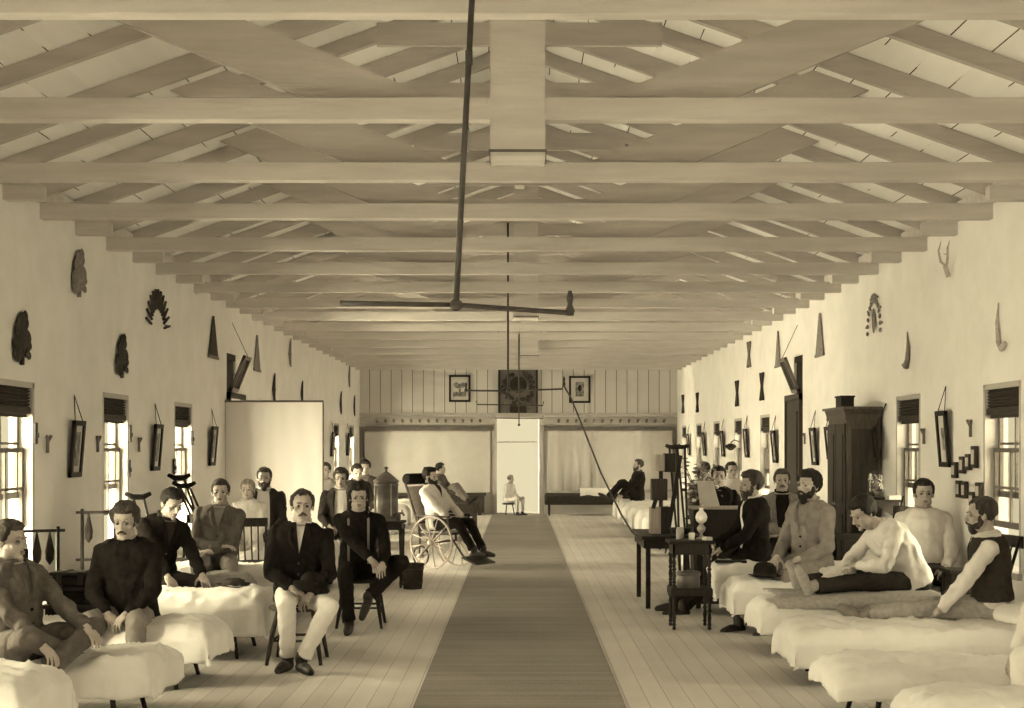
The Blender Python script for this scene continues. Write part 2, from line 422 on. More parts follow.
    # shoes
    if shoes:
        for i, (P, K, A) in enumerate(legs):
            fd = V((0, 1, 0)) if standing or A.z < -.2 else (A - K).cross(V((1, 0, 0))).normalized() * -1
            if fd.y < 0 and not toe: fd = -fd
            if toe: fd = V(toe[i]).normalized()
            fd = V(fd); dn = -(fd.cross(V((1, 0, 0)))).normalized() if abs(fd.x) < .9 else V((0, 0, -1))
            if dn.z > 0: dn = -dn
            m = MB(); b0 = A + dn*.045
            m.capsule(A - dn*.03, b0, .046, .04).capsule(b0 - fd*.03, b0 + fd*.08, .036, .041)
            m.capsule(b0 + fd*.08, b0 + fd*.165 + dn*.012, .042, .03)
            child('shoe' if shoes is True else 'sock', remesh(m, .008 if not far else .014, 2), 'shoe' if shoes is True else shoes)
    # top garment
    m = MB(); e = (.014 if top == 'jacket' else .006) + bulk
    torso(m, e, -.09 if top == 'jacket' else -.04, .52)
    for (S, E, W) in arms:
        W2 = E + (W-E)*.96
        m.capsule(S, E, .064 if top == 'jacket' else .058, .052).capsule(E, E + (W2-E)*.5, .052, .047)
        m.path([E + (W2-E)*.3, E + (W2-E)*.7, W2], [.050, .044, .042 if top == 'jacket' else .036], 14)
    if skirt:
        for (P, K, A) in legs: m.capsule(P, P + (K-P)*skirt, .115, .10)
    nc, nr, nf, nu = sp(.50)
    me = remesh(m, vox, 3, .013 if top == 'jacket' else .014, 10, seed + 5, (1, 1, .8))
    def cut(me, wfun):
        bm = bmesh.new(); bm.from_mesh(me); dele = []
        def loc_(p):
            c, r, f, u = sp(.3); t = .3 + (p - c).dot(u)
            c, r, f, u = sp(max(-.05, min(t, .5))); dp = p - c
            return t, dp.dot(r), dp.dot(f), r
        for v in bm.verts:
            t, x, f, r = loc_(v.co)
            if f > .02:
                w_ = wfun(t)
                if w_ > 0 and abs(abs(x) - w_) < vox*.75: v.co += r * ((w_ - abs(x)) * (1 if x > 0 else -1))
        for fc in bm.faces:
            t, x, f, r = loc_(fc.calc_center_median())
            if f > .02 and abs(x) < wfun(t): dele.append(fc)
        bmesh.ops.delete(bm, geom=dele, context='FACES'); bm.to_mesh(me); bm.free()
    if top == 'jacket':
        if opening == 'v': cut(me, lambda t: vw*(t-.30)/.2 if .30 < t < .56 else -1)
        elif opening == 'open': cut(me, lambda t: .035 + .035*max(0, t)/.4 if -.02 < t < .56 else -1)
        elif opening == 'wide': cut(me, lambda t: .075 if -.02 < t < .56 else -1)
        j = child('jacket', me, topm)
        sm = MB(); torso(sm, .001, .0, .5)
        collar = []
        c, r, f, u = sp(.525)
        sm.path([c + (r*cos(q)*.064 + f*sin(q)*.062) + u*(-.012 if sin(q) > 0 else .012) for q in [2*pi*k/16 for k in range(16)]], .013, 8, closed=True)
        child('shirt', sm.mesh('shirt', True), shirtm)
        if not far:
            # turned-down collar and buttons
            cb = MB(); cb.path([c + (r*cos(q)*.082 + f*sin(q)*.078) - u*(.02 + .045*max(0, sin(q))) for q in [pi*.5 + .35 + k*(2*pi-.7)/18 for k in range(19)]], .016, 8)
            child('collar', remesh(cb, .008, 1), topm)
            if opening in ('v', 'open', 'wide'):
                def surf(t, x):
                    cc, rr, ff, uu = sp(t)
                    k = [q for q in SEC if q[0] <= t][-1]; k2 = [q for q in SEC if q[0] > t][0]; z_ = (t-k[0])/(k2[0]-k[0])
                    w_ = k[1]+(k2[1]-k[1])*z_ + e; d_ = k[2]+(k2[2]-k[2])*z_ + e
                    return cc + rr*x + ff*(d_*sqrt(max(0, 1-(x/w_)**2)) + .001)
                for sd in (-1, 1):
                    if opening == 'v': xs = [(.485, .062), (.45, .068), (.40, .062), (.35, .040), (.31, .018)]
                    else: xs = [(.485, .070), (.44, .088), (.36, .095), (.27, .090), (.18, .080)]
                    lp = MB().path([surf(t, sd*x) for t, x in xs], [.010, .021, .022, .014, .005], 10)
                    child('lapel', remesh(lp, .006, 1), topm)
            if opening == 'v':
                for t in (.07, .15, .23):
                    cc, rr, ff, uu = sp(t); bt = MB().ell(cc + ff*(.128 + e - .012), (.009, .009, .009), nu=8, nv=6)
                    child('button', bt.mesh('button', True), 'black' if topm not in ('black',) else 'grey')
    else:
        sh = child('shirt', me, topm)
        c, r, f, u = sp(.522); cb = MB()
        cb.path([c + (r*cos(q)*.066 + f*sin(q)*.064) - u*(.004 + .02*max(0, sin(q))) for q in [2*pi*k/18 for k in range(18)]], .014, 8, closed=True)
        child('collar', remesh(cb, .008 if not far else .012, 1), topm)
        if top == 'vest':
            vm = MB(); torso(vm, .02, .02, .5); vme = remesh(vm, vox, 2, .004, 9, seed)
            cut(vme, lambda t: .05*(t-.28)/.2 if .28 < t < .56 else -1)
            child('vest', vme, 'charcoal')
    if braces:
        for sd in (1, -1):
            pts = []
            for t in (.06, .16, .26, .36, .44, .485):
                cc, rr, ff, uu = sp(t); w = .085*sd; dd = [dd2 for tt, ww, dd2 in SEC if tt <= t][-1]
                pts.append(cc + rr*w + ff*(dd*.90 + .012) if t < .48 else cc + rr*w + uu*.02 + ff*.04)
            bb = MB(); bb.path(pts, .012, 6); child('braces', bb.mesh('braces', True), 'lgrey')
    # hair
    HM = Matrix.Translation(hc) @ HR.to_4x4()
    if hair:
        hb = MB(); nu_, nv_ = (40, 26) if not far else (20, 14)
        hb.ell((0, -.012, .034), (.073, .092, .076), nu=nu_, nv=nv_)
        bald = hair == 'thin'; bushy = hair == 'bushy'
        for i, p in enumerate(hb.v):
            q = p - V((0, -.012, .034)); n = q.normalized(); y, z = p.y, p.z; ax = abs(p.x)
            # height of the hair's lower edge: forehead in front, temples and sideburns beside the ears, nape behind
            if y > .035: lim = .068 + (.012 if bald else 0) - .10*max(0, ax-.045) + (.022 if bald and ax > .03 else 0)
            elif y > .0: lim = .068 + (-.085)*(1-(y-.0)/.035)**.6
            elif y > -.035: lim = .012 - .03*(y+.035)/.035
            else: lim = -.062
            lim += noise.noise(V((p.x*30, p.y*30, seed)))*.006
            cover = max(0, min(1, (z - lim)/.012 + .35))
            th = (.010 if not bushy else .020) * (1 + .5*max(0, n.z)) * (.5 if bald and n.z > .55 and y > -.03 else 1) + (.006*(noise.noise(V((p.x*18+seed, 0, seed))) + .5) if y > .02 else 0)
            rid = (1 - abs(noise.noise(V((p.x*26+seed, p.y*16, p.z*20)))*2.2))*.006 + noise.noise(p*70)*.002
            base = .0 if z > -.02 else -.12*(-.02 - z)          # follow the narrowing skull towards the nape
            hb.v[i] = V((0, -.012, .034)) + q + n * (base - .012 + (.014 + th + rid*1.2) * cover)
        me = hb.mesh('hair', True); me.transform(HM); child('hair', me, hairm)
        if not far:
            for sd in (-1, 1):
                me = MB().capsule((sd*.016, .0905, .022), (sd*.044, .0805, .026), .0033, .0026, 6).mesh('eyebrow', True); me.transform(HM); child('eyebrow', me, hairm)
    if beard:
        bm_ = MB()
        if beard in ('full', 'long', 'short'):
            k = {'full': 1.0, 'long': 1.35, 'short': .72}[beard]
            bm_.ell((0, .063, -.092), (.040*k**.3, .034*k**.5, .036*k)).ell((0, .058, -.105 - .03*(k-.7)), (.033, .03, .036*k))
            for sd in (-1, 1):
                bm_.ell((sd*.042, .032, -.070), (.024, .036, .032*k)).ell((sd*.060, .012, -.038), (.012, .020, .040))
                bm_.ell((sd*.026, .076, -.075), (.016, .016, .020))
        for sd in (-1, 1):
            bm_.capsule((sd*.003, .101, -.046), (sd*.028, .090, -.056 - (.008 if beard == 'moustache' else 0)), .0085, .006, 8)
        me = remesh(bm_, .005 if not far else .009, 1, .003, 60, seed); me.transform(HM)
        child('moustache' if beard == 'moustache' else 'beard', me, hairm)
    if extra: extra(body, HM, sp, arms, legs, child)
    return body
SL, SR, SB, EXPO = 124, 26, 2, 0.0
# ------------------------------------------------------------------ the room
def struct(name, mb, m, parent=None, **k):
    o = mb.build(name, M[m], parent, **k)
    if parent is None: o['kind'] = 'structure'
    return o
Y0 = -7.0
WIN_L = [10.62 + 2.665*k for k in range(-6, 9) if k != 3]
WIN_R = [10.98 + 2.645*k for k in range(-6, 9) if k != 3]
WB, WT, WH = .62, 2.12, .43                        # window sill, head, half width
TH = .20
def wall(name, X, sgn, wins, door):
    m = MB(); ops = sorted([(y - WH, y + WH, WB, WT) for y in wins] + [door]); y = Y0; x2 = X + sgn*TH
    for a, b, z0, z1 in ops:
        m.bx((X, y, 0), (x2, a, ZW))
        if z0 > 0: m.bx((X, a, 0), (x2, b, z0))
        m.bx((X, a, z1), (x2, b, ZW)); y = b
    m.bx((X, y, 0), (x2, YB, ZW)); return struct(name, m, 'wall')
DL = (18.30, 19.35, 0, 2.86); DR = (18.68, 19.72, 0, 2.86)
wall('wall_left', XL, -1, WIN_L, DL); wall('wall_right', XR, 1, WIN_R, DR)
struct('floor', MB().bx((XL-.2, Y0, -.12), (XR+.2, YB+.3, 0)), 'floor')
rn = MB().bx((-.655, 3.2, 0), (.655, YB - .25, .008)).build('floor_runner', M['runner'])
tag(rn, 'long dark woven runner down the middle of the bare plank floor', 'carpet runner')
RS, ZR = .355, ZW                                   # roof slope
def roofz(x): return ZW + .17 + (3.97 - abs(x)) * RS
m = MB()
for s in (-1, 1):
    m.prism([(s*4.35, Y0, roofz(4.35)), (0, Y0, roofz(0)), (0, Y0, roofz(0)+.05), (s*4.35, Y0, roofz(4.35)+.05)], (0, YB - Y0 + .3, 0))
struct('ceiling', m, 'sheath')
m = MB()
for s in (-1, 1):
    X = XL if s < 0 else XR
    m.bx((X, Y0, ZW), (X + s*.2, YB, roofz(3.95)))
struct('trim_1', m, 'beam')                          # plate on top of the walls
# trusses
TY = [5.94, 7.85, 9.62, 11.22, 13.02, 14.78, 16.5, 18.3, 20.1, 21.9, 23.7, 25.5, 27.3, 29.1, 30.9, 32.7]
TYB = [4.1, 2.3, .5, -1.3, -3.1, -4.9]
def truss():
    root = empty('roof_truss', (0, 0, 0)); root['kind'] = 'structure'
    MB().bx((XL-.1, -.05, 3.45), (XR+.1, .05, 3.575)).build('tie_beam', M['beam'], root, bevel=.004)
    for s in (-1, 1):
        zt = lambda x: roofz(x) - .004
        MB().prism([(s*4.05, -.028, zt(4.05)), (0, -.028, zt(0)), (0, -.028, zt(0)-.15), (s*4.05, -.028, zt(4.05)-.15)], (0, .056, 0)).build('rafter', M['rafter'], root)
        MB().prism([(s*2.437, .03, 4.094), (s*2.045, .03, 4.233), (s*.40, .03, 3.56), (s*1.14, .03, 3.56)], (0, .045, 0)).build('strut', M['rafter'], root)
    MB().bx((-1.0, .08, 4.42), (1.0, .12, 4.58)).build('collar_tie', M['rafter'], root)
    return root
t0 = truss(); t0.location.y = TY[0]
for y in TY[1:] + TYB:
    c = copy_tree(t0); c.location.y = y
def raft():
    root = empty('common_rafter_pair', (0, 0, 0)); root['kind'] = 'structure'
    for s in (-1, 1):
        X = XL if s < 0 else XR
        zt = lambda x: roofz(x) - .004
        MB().prism([(s*4.05, -.028, zt(4.05)), (0, -.028, zt(0)), (0, -.028, zt(0)-.12), (s*4.05, -.028, zt(4.05)-.12)], (0, .056, 0)).build('rafter', M['rafter'], root)
        MB().bx((X, -.05, 3.46), (X - s*.30, .05, 3.57)).build('beam_end', M['beam'], root)
    return root
allt = sorted(TYB + TY); r0 = raft(); r0.location.y = (allt[0] + allt[1]) / 2
for a, b in zip(allt[1:-1], allt[2:]):
    c = copy_tree(r0); c.location.y = (a + b) / 2
MB().bx((-.06, Y0, roofz(0)-.26), (.06, YB, roofz(0)-.03)).build('trim_2', M['rafter'])['kind'] = 'structure'
# ventilator shafts
for i, (y, x) in enumerate(((7.95, -.01), (17.75, .08), (25.2, .18))):
    root = empty('ventilator_shaft', (x, y, 3.245))
    tag(root, ['nearest whitewashed wooden ventilator box hanging from the ridge', 'middle wooden ventilator box hanging behind the iron gas pipe', 'farthest small wooden ventilator box by the end wall'][i], 'ventilator')
    m = MB(); w = .155
    for sx in (-1, 1): m.bx((sx*w, -w+.022, 0), (sx*(w-.022), w-.022, 1.9 - .02))
    for sy in (-1, 1): m.bx((-w, sy*w, 0), (w, sy*(w-.022), 1.9 - .02))
    m.build('shaft', M['beam'], root)
    b = MB()
    for sx in (-1, 1):
        b.bx((sx*(w+.001), -w-.008, .02), (sx*(w+.009), w+.008, .035)); b.bx((-w-.008, sx*(w+.001), .02), (w+.008, sx*(w+.009), .035))
    MB().bx((-w+.022, -w+.022, .004), (w-.022, w-.022, .02)).build('damper_board', M['beam'], root)
    b.build('rim', M['trimd'], root)
# end wall with doorway
DX0, DX1, DZ = -.545, .47, 2.33
m = MB(); YW = YB
m.bx((XL-.2, YW, 0), (DX0, YW+.2, 2.42)).bx((DX1, YW, 0), (XR+.2, YW+.2, 2.42)).bx((DX0, YW, DZ), (DX1, YW+.2, 2.42))
struct('wall_end', m, 'wall')
m = MB().bx((XL, YW-.03, 2.42), (XR, YW+.2, 3.62))
m.prism([(XL, YW+.02, 3.6), (XR, YW+.02, 3.6), (0, YW+.02, roofz(0))], (0, .15, 0))
struct('wall_gable', m, 'gable')
struct('trim_3', MB().bx((XL, YW-.07, 2.385), (XR, YW, 2.45)), 'trim')
struct('trim_4', MB().bx((XL, YW-.05, 2.14), (DX0-.12, YW, 2.36)).bx((DX1+.12, YW-.05, 2.14), (XR, YW, 2.36)), 'trim')
# recess frames (dark)
for k, (a, b) in enumerate(((-3.87, -.62), (.60, 3.80))):
    m = MB().bx((a, YW-.12, 2.02), (b, YW-.0, 2.12))
    if k == 0: m.bx((a, YW-.12, 0), (a+.09, YW, 2.02))
    else: m.bx((b-.09, YW-.12, 0), (b, YW, 2.02))
    struct('trim_%d' % (5+k), m, 'trimd')
m = MB().bx((DX0-.12, YW-.06, 0), (DX0, YW, DZ+.1)).bx((DX1, YW-.06, 0), (DX1+.12, YW, DZ+.1)).bx((DX0, YW-.06, DZ), (DX1, YW, DZ+.1)).bx((DX0, YW+.03, 1.73), (DX1, YW+.07, 1.76)).bx((DX0, YW, 0), (DX1, YW+.2, .03))
struct('door_1', m, 'trim')
m = MB().bx((XL-.2, Y0-.2, 0), (-.8, Y0, 5.2)).bx((.8, Y0-.2, 0), (XR+.2, Y0, 5.2)).bx((-.8, Y0-.2, 2.5), (.8, Y0, 5.2))
struct('wall_rear', m, 'wall')
# pegs
for side, (a, b, n) in enumerate(((-3.45, -.95, 13), (.95, 3.5, 13))):
    p0 = None
    for i in range(n):
        x = a + (b-a)*i/(n-1)
        if p0 is None:
            p0 = MB().lathe((0, 0, 0), [(.03, 0), (.018, .02), (.018, .09), (.036, .11), (.036, .13)], 10, V((0, -1, .25))).build('coat_peg', M['trimd']); o = p0
        else: o = p0.copy(); C.objects.link(o)
        o.location = (x, YW-.055, 2.24)
        tag(o, 'small dark wooden peg in the row above the %s sheet on the end wall' % ('left' if side == 0 else 'right'), 'peg', 'pegs above the %s end sheet' % ('left' if side == 0 else 'right'))
# hanging sheets of the end wall
def cloth(name, a, b, z0, z1, y, folds, amp, m, label, cat='curtain', axis=0, th=.006, seed=1):
    nx, nz = 120, 30; vs = []; fs = []
    for j in range(nz+1):
        for i in range(nx+1):
            t = i/nx; q = j/nz; s = a + (b-a)*t
            w = 0
            for (c, wd, h) in folds: w += h*math.exp(-((t-c-(.02*(1-q)*sin(c*40)))/wd)**2)*(.3+.9*(1-q))
            w += amp*noise.noise(V((t*9+seed, q*2, seed)))
            zz = z0 + (z1-z0)*q + (.015*sin(t*50+seed)+.01*sin(t*21) if j == 0 else 0)
            vs.append((s, y-.03-w, zz) if axis == 0 else (y-.03-w, s, zz))
    for j in range(nz):
        for i in range(nx): fs.append((j*(nx+1)+i, j*(nx+1)+i+1, (j+1)*(nx+1)+i+1, (j+1)*(nx+1)+i))
    me = bpy.data.meshes.new(name); me.from_pydata(vs, [], fs); me.polygons.foreach_set('use_smooth', [True]*len(fs))
    o = link(name, me, M[m]); sd = o.modifiers.new('s', 'SOLIDIFY'); sd.thickness = th
    return tag(o, label, cat)
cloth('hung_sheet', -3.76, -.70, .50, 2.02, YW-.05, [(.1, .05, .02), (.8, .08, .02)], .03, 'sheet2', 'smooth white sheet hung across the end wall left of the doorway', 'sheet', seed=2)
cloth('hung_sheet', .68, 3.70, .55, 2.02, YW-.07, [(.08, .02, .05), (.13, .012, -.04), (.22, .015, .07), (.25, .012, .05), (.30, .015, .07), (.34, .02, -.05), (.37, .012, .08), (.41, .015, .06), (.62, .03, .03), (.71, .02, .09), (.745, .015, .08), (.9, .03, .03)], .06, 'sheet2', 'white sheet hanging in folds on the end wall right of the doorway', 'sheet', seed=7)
# low dark chest below left sheet, cot below right one
# windows
def make_window(sg):
    """origin on the inner wall face at sill centre; sg=+1 opens towards +x"""
    root = empty('window_%d' % (1 if sg < 0 else 20), (0, 0, 0)); root['kind'] = 'structure'
    w = WH; h = WT - WB
    m = MB()
    for y0, y1 in ((-w-.0, -w+.045), (w-.045, w)): m.bx((sg*.0, y0, 0), (sg*.19, y1, h))
    m.bx((0, -w, h-.045), (sg*.19, w, h)).bx((-sg*.035, -w-.03, -.03), (sg*.19, w+.03, .02))
    m.build('window_frame', M['trim'], root)
    def sash(name, z0, z1, x):
        s = MB(); t = .035
        s.bx((x, -w+.045, z0), (x+sg*.03, w-.045, z0+.05)).bx((x, -w+.045, z1-.035), (x+sg*.03, w-.045, z1))
        for y in (-w+.045, w-.045-t): s.bx((x, y, z0), (x+sg*.03, y+t, z1))
        s.bx((x, -.012, z0), (x+sg*.02, .012, z1)).bx((x, -w+.05, (z0+z1)/2-.01), (x+sg*.02, w-.05, (z0+z1)/2+.01))
        o = s.build(name, M['trimd'], root)
        MB().bx((x+sg*.012, -w+.05, z0+.02), (x+sg*.016, w-.05, z1-.02)).build('pane', M['glass'], o)
        return o
    sash('upper_sash', .58, h-.05, sg*.11); sash('lower_sash', .34, .98, sg*.07)
    # rolled slatted blind in the head
    b = MB()
    for i in range(7): b.box((sg*(.035), 0, h-.05-.026*i), (.035, 2*w-.10, .012), Matrix.Rotation(.5*sg, 3, 'Y'))
    b.bx((sg*.01, -w+.05, h-.25), (sg*.055, w-.05, h-.205)).bx((sg*.045, -w+.05, h-.28), (sg*.055, w-.05, h-.04))
    b.build('blind', M['blind'], root)
    return root
protoL = make_window(-1); protoR = make_window(1)
n = 0
for k, (ys, X, pr) in enumerate(((WIN_L, XL, protoL), (WIN_R, XR, protoR))):
    for i, y in enumerate(ys):
        o = pr if i == 0 else copy_tree(pr)
        n += 1; o.name = 'window_%d' % n
        o.location = (X, y, WB)
# side doorways: right one dark, with a tilted transom sash; left one the same behind the white screen
def side_door(name, X, sg, dr, leafm):
    a, b = dr[0], dr[1]; m = MB()
    for y in (a, b-.07): m.bx((X - sg*.05, y, 0), (X + sg*.2, y+.07, 2.34))
    m.bx((X - sg*.05, a, 2.26), (X + sg*.2, b, 2.34)).bx((X, a, 2.78), (X+sg*.2, b, 2.86))
    for y in (a, b-.05): m.bx((X - sg*.0, y, 2.34), (X + sg*.2, y+.05, 2.86))
    root = struct(name, m, leafm)
    MB().bx((X + sg*.03, a+.04, 2.34), (X + sg*.06, a+.56, 2.80)).build('transom_dark_board', M['wood'], root)  # dark board put into the transom opening to stand in for its shade
    MB().bx((X - sg*.004, a+.56, 2.34), (X + sg*.18, b+.002, 2.862)).build('infill', M['wall'], root)
    if sg > 0:
     d = MB().bx((X - sg*.03, a+.07, 0), (X + sg*.02, b-.07, 2.26))
     for z0, z1 in ((.2, 1.0), (1.15, 2.1)): d.bx((X - sg*.045, a+.2, z0), (X - sg*.02, b-.2, z1))
     d.build('door_leaf', M['wood2' if sg > 0 else 'wood3'], root)
    c = MB(); yy = a+.30; up = V((X - sg*.22, yy, 2.83)); lo = V((X - sg*.03, yy, 2.36)); dv = (up-lo)
    rot = Matrix.Rotation(math.atan2(dv.x, dv.z), 3, 'Y'); mid = (up+lo)/2; L = dv.length; wd = .42
    c.box(mid + rot @ V((0, 0, L/2-.025)), (.04, wd, .05), rot).box(mid - rot @ V((0, 0, L/2-.025)), (.04, wd, .05), rot)
    for q in (-1, 1): c.box(mid + V((0, q*(wd/2-.025), 0)), (.04, .05, L), rot)
    c.box(mid, (.02, .02, L), rot)
    s_ = c.build('transom_sash', M['trimd'], root)
    MB().box(mid, (.004, wd-.08, L-.08), rot).build('pane', M['glass'], s_)
    MB().path([up, (X - sg*.02, a+.25, 3.28)], .005, 5).build('cord', M['trimd'], root)
    return root
side_door('door_2', XR, 1, DR, 'wood2'); side_door('door_3', XL, -1, DL, 'wood2')
sc = empty('white_screen', (-3.2, 18.15, 0)); tag(sc, 'tall white sheet screen standing out from the left wall', 'screen')
m = MB().bx((-.66, -.015, 2.20), (.63, .015, 2.225))
for x in (-.655, .615): m.bx((x, -.012, 0), (x+.02, .012, 2.2))
m.build('screen_frame', M['trimd'], sc)
vs = []; fs = []
for j in range(21):
    for i in range(61):
        vs.append((-.65 + 1.27*i/60, -.02 + .012*noise.noise(V((i*.12, j*.1, 3))), .06 + 2.14*j/20))
for j in range(20):
    for i in range(60): fs.append((j*61+i, j*61+i+1, (j+1)*61+i+1, (j+1)*61+i))
me = bpy.data.meshes.new('screen_cloth'); me.from_pydata(vs, [], fs); link('screen_cloth', me, M['screen'], sc).modifiers.new('s', 'SOLIDIFY').thickness = .006

# ------------------------------------------------------------------ wall hangings
def wy(u): return (-XL*F/(CX-u)) if u < CX else (XR*F/(u-CX))      # distance at which that column meets the side wall
def wz(v, y): return CH + (HY - v)*y/F
def on_wall(side, y, z): return V((XL + .01 if side < 0 else XR - .01, y, z))
def hang(name, side, y, z, mbfun, m, label, cat, group=None, parts=None):
    """mbfun(mb) draws in (a, b, t): a along wall (+ = away from camera), b up, t out from the wall"""
    m_ = MB(); mbfun(m_); root = on_wall(side, y, z)
    def conv(mb): mb.v = [V((-side*p.z, p.x, p.y)) for p in mb.v]; return mb
    o = conv(m_).build(name, M[m], None, smooth=False); o.location = root; tag(o, label, cat, group)
    for pn, pf, pm in (parts or []):
        q = MB(); pf(q); conv(q).build(pn, M[pm], o)
    return o
def picture(side, y, z, w, h, label, group=None, light=False, cordh=.22, frm='wood', big=False):
    root = empty('framed_print', on_wall(side, y, z)); tag(root, label, 'picture', group)
    s = side; t = .03
    def B(mb, a0, b0, a1, b1, t0, t1): mb.bx((-s*t0, a0, b0), (-s*t1, a1, b1))
    m = MB(); fw = .045 if not big else .06
    B(m, -w/2, -h/2, -w/2+fw, h/2, 0, t); B(m, w/2-fw, -h/2, w/2, h/2, 0, t); B(m, -w/2, h/2-fw, w/2, h/2, 0, t); B(m, -w/2, -h/2, w/2, -h/2+fw, 0, t)
    m.v = [p + V((-s*.04*(p.z/h+.5), 0, 0)) for p in m.v]             # leans out at the top
    m.build('frame', M[frm], root)
    q = MB(); B(q, -w/2+fw*.5, -h/2+fw*.5, w/2-fw*.5, h/2-fw*.5, .0, .014); q.v = [p + V((-s*.04*(p.z/h+.5), 0, 0)) for p in q.v]; q.build('mount', M['paper'], root)
    q = MB()
    if not light: B(q, -w*.2, -h*.3, w*.2, h*.3, .012, .018)
    else: B(q, -w*.12, -h*.2, w*.12, h*.2, .012, .018)
    q.v = [p + V((-s*.04*(p.z/h+.5), 0, 0)) for p in q.v]; q.build('print', M['print_'], root)
    q = MB().path([(-s*.05, -w*.35, h/2), (-s*.01, 0, h/2+cordh), (-s*.05, w*.35, h/2)], .004, 5); q.build('cord', M['wood'], root)
    return root
labs = ['small dark-framed print leaning from the left wall between the first two windows', 'dark-framed print on the left wall between the second and third windows', 'dark-framed print on the left wall just before the white screen']
for i, u in enumerate((72, 153, 210)):
    y = wy(u); picture(-1, y, wz(449 - i*1.5, y), .29, .49, labs[i])
for i, y in enumerate((25.9, 28.4, 31.0)):
    picture(-1, y, 1.68, .32, .5, ['narrow dark-framed print on the left wall next past the white screen', 'narrow dark-framed print on the left wall, middle of three past the screen', 'narrow dark-framed print on the left wall nearest the end wall'][i])
picture(1, wy(948), wz(439, wy(948)), .28, .50, 'dark-framed print hung by a cord on the right wall beside the small photographs', light=True)
rl = {817: 'dark-framed print on the right wall next to the tall wardrobe', 777: 'dark-framed print on the right wall just beyond the side door', 748.5: 'dark-framed print on the right wall, second beyond the side door',
      724.7: 'dark-framed print on the right wall, third beyond the side door', 706: 'dark-framed print on the right wall, fourth beyond the side door', 690.3: 'dark-framed print on the right wall nearest the end wall'}
for u, l in rl.items():
    y = wy(u); picture(1, y, 1.62 + (.06 if u < 760 else .0), .30, .48, l)
picture(1, wy(833), 1.66, .34, .4, 'dark-framed print on the right wall half hidden behind the wardrobe')
# pennants
def tri(w, h):
    return lambda m: m.prism([(-w/2, 0, 0), (w/2, 0, 0), (w*.08, h, 0), (-w*.04, h, 0)], (0, 0, .012))
def pennant(side, u, v0, v1, w, m, label):
    y = wy(u); z1 = wz(v0, y); z0 = wz(v1, y)
    hang('pennant', side, y, z0, tri(w, z1-z0), m, label, 'pennant', parts=[('hem', lambda q: q.bx((-w/2-.01, -.02, 0), (w/2+.01, .015, .02)), 'leafl')])
pennant(-1, 212, 316, 357, .55, 'leaf', 'dark tapering evergreen pennant high on the left wall, nearer one')
pennant(-1, 256, 335, 370, .50, 'leafl', 'tapering evergreen pennant high on the left wall above the white screen')
pennant(1, 821, 313, 355, .48, 'leafl', 'tall tapering evergreen pennant high on the right wall, nearer one')
pennant(1, 779, 331, 366, .42, 'leafl', 'tapering evergreen pennant high on the right wall above the side door')
# leafy sprays
def spray(h, n, seed, w=.16):
    def f(m):
        rnd = random.Random(seed)
        m.path([(0, 0, .01), (.01, h*.5, .015), (0, h, .01)], .012, 6)
        for i in range(n):
            b = h*(.08 + .86*i/n); a = (rnd.random()-.5)*w*1.5*(1.1 - abs(b/h-.42)*1.3)
            m.ell((a, b, .014), (w*.38*(1.15-b/h*.6), h*.095, .013), Matrix.Rotation(a*4, 3, 'Z'), 8, 6)
    return f
def shape_leaf(h, w):                                  # cluster silhouette as in the nearest two sprays
    def f(m):
        m.ell((0, h*.83, .014), (w*.26, h*.18, .013), Matrix.Rotation(.05, 3, 'Z')).ell((w*.12, h*.52, .014), (w*.44, h*.20, .014)).ell((-w*.16, h*.38, .012), (w*.40, h*.22, .013)).ell((-w*.28, h*.18, .012), (w*.26, h*.14, .012))
        m.path([(0, 0, .01), (.0, h*.3, .012)], .018, 6)
        rnd = random.Random(5)
        for i in range(40):
            a = rnd.uniform(-.5, .45)*w; b = rnd.uniform(.1, .95)*h
            if abs(a) > w*.5*(1.15 - abs(b/h-.45)*1.6): continue
            m.ell((a, b, .02), (.05, .035, .012), Matrix.Rotation(rnd.uniform(-1, 1), 3, 'Z'), 8, 5)
    return f
def sprayp(side, u, v0, v1, fn, m, label, w=.2):
    y = wy(u); z1 = wz(v0, y); z0 = wz(v1, y); hang('evergreen_spray', side, y, z0, fn(z1-z0, w), m, label, 'wall decoration')
sprayp(-1, 19.5, 312, 365, shape_leaf, 'leaf', 'dark evergreen spray on the left wall above the leftmost window', .34)
sprayp(-1, 120, 335, 378, shape_leaf, 'leaf', 'evergreen spray on the left wall above the second window', .36)
sprayp(-1, 77, 250, 297, shape_leaf, 'leafl', 'faded pale evergreen spray highest on the left wall', .34)
for u, v0, v1, lab in ((273, 376, 401, 'diamond-shaped evergreen sprig above the left edge of the white screen'), (301, 383, 403, 'thin evergreen sprig above the right half of the white screen'), (340, 393, 413, 'thin evergreen sprig on the left wall past the screen, nearer one'), (353.5, 397, 415, 'thin evergreen sprig on the left wall past the screen, farther one'), (289, 341, 365, 'faint thin evergreen sprig high on the left wall'), (348.5, 366, 386, 'faint thin evergreen sprig high on the left wall by the gable')):
    y = wy(u); h = (v1-v0)*y/F
    hang('evergreen_sprig', -1, y, wz(v1, y), lambda m, h=h: m.prism([(0, 0, 0), (.12, h*.45, 0), (0, h, 0), (-.12, h*.45, 0)], (0, 0, .015)).path([(0, -.03, .02), (0, h+.04, .02)], .012, 6), 'leaf' if v0 > 370 else 'leafl', lab, 'wall decoration')
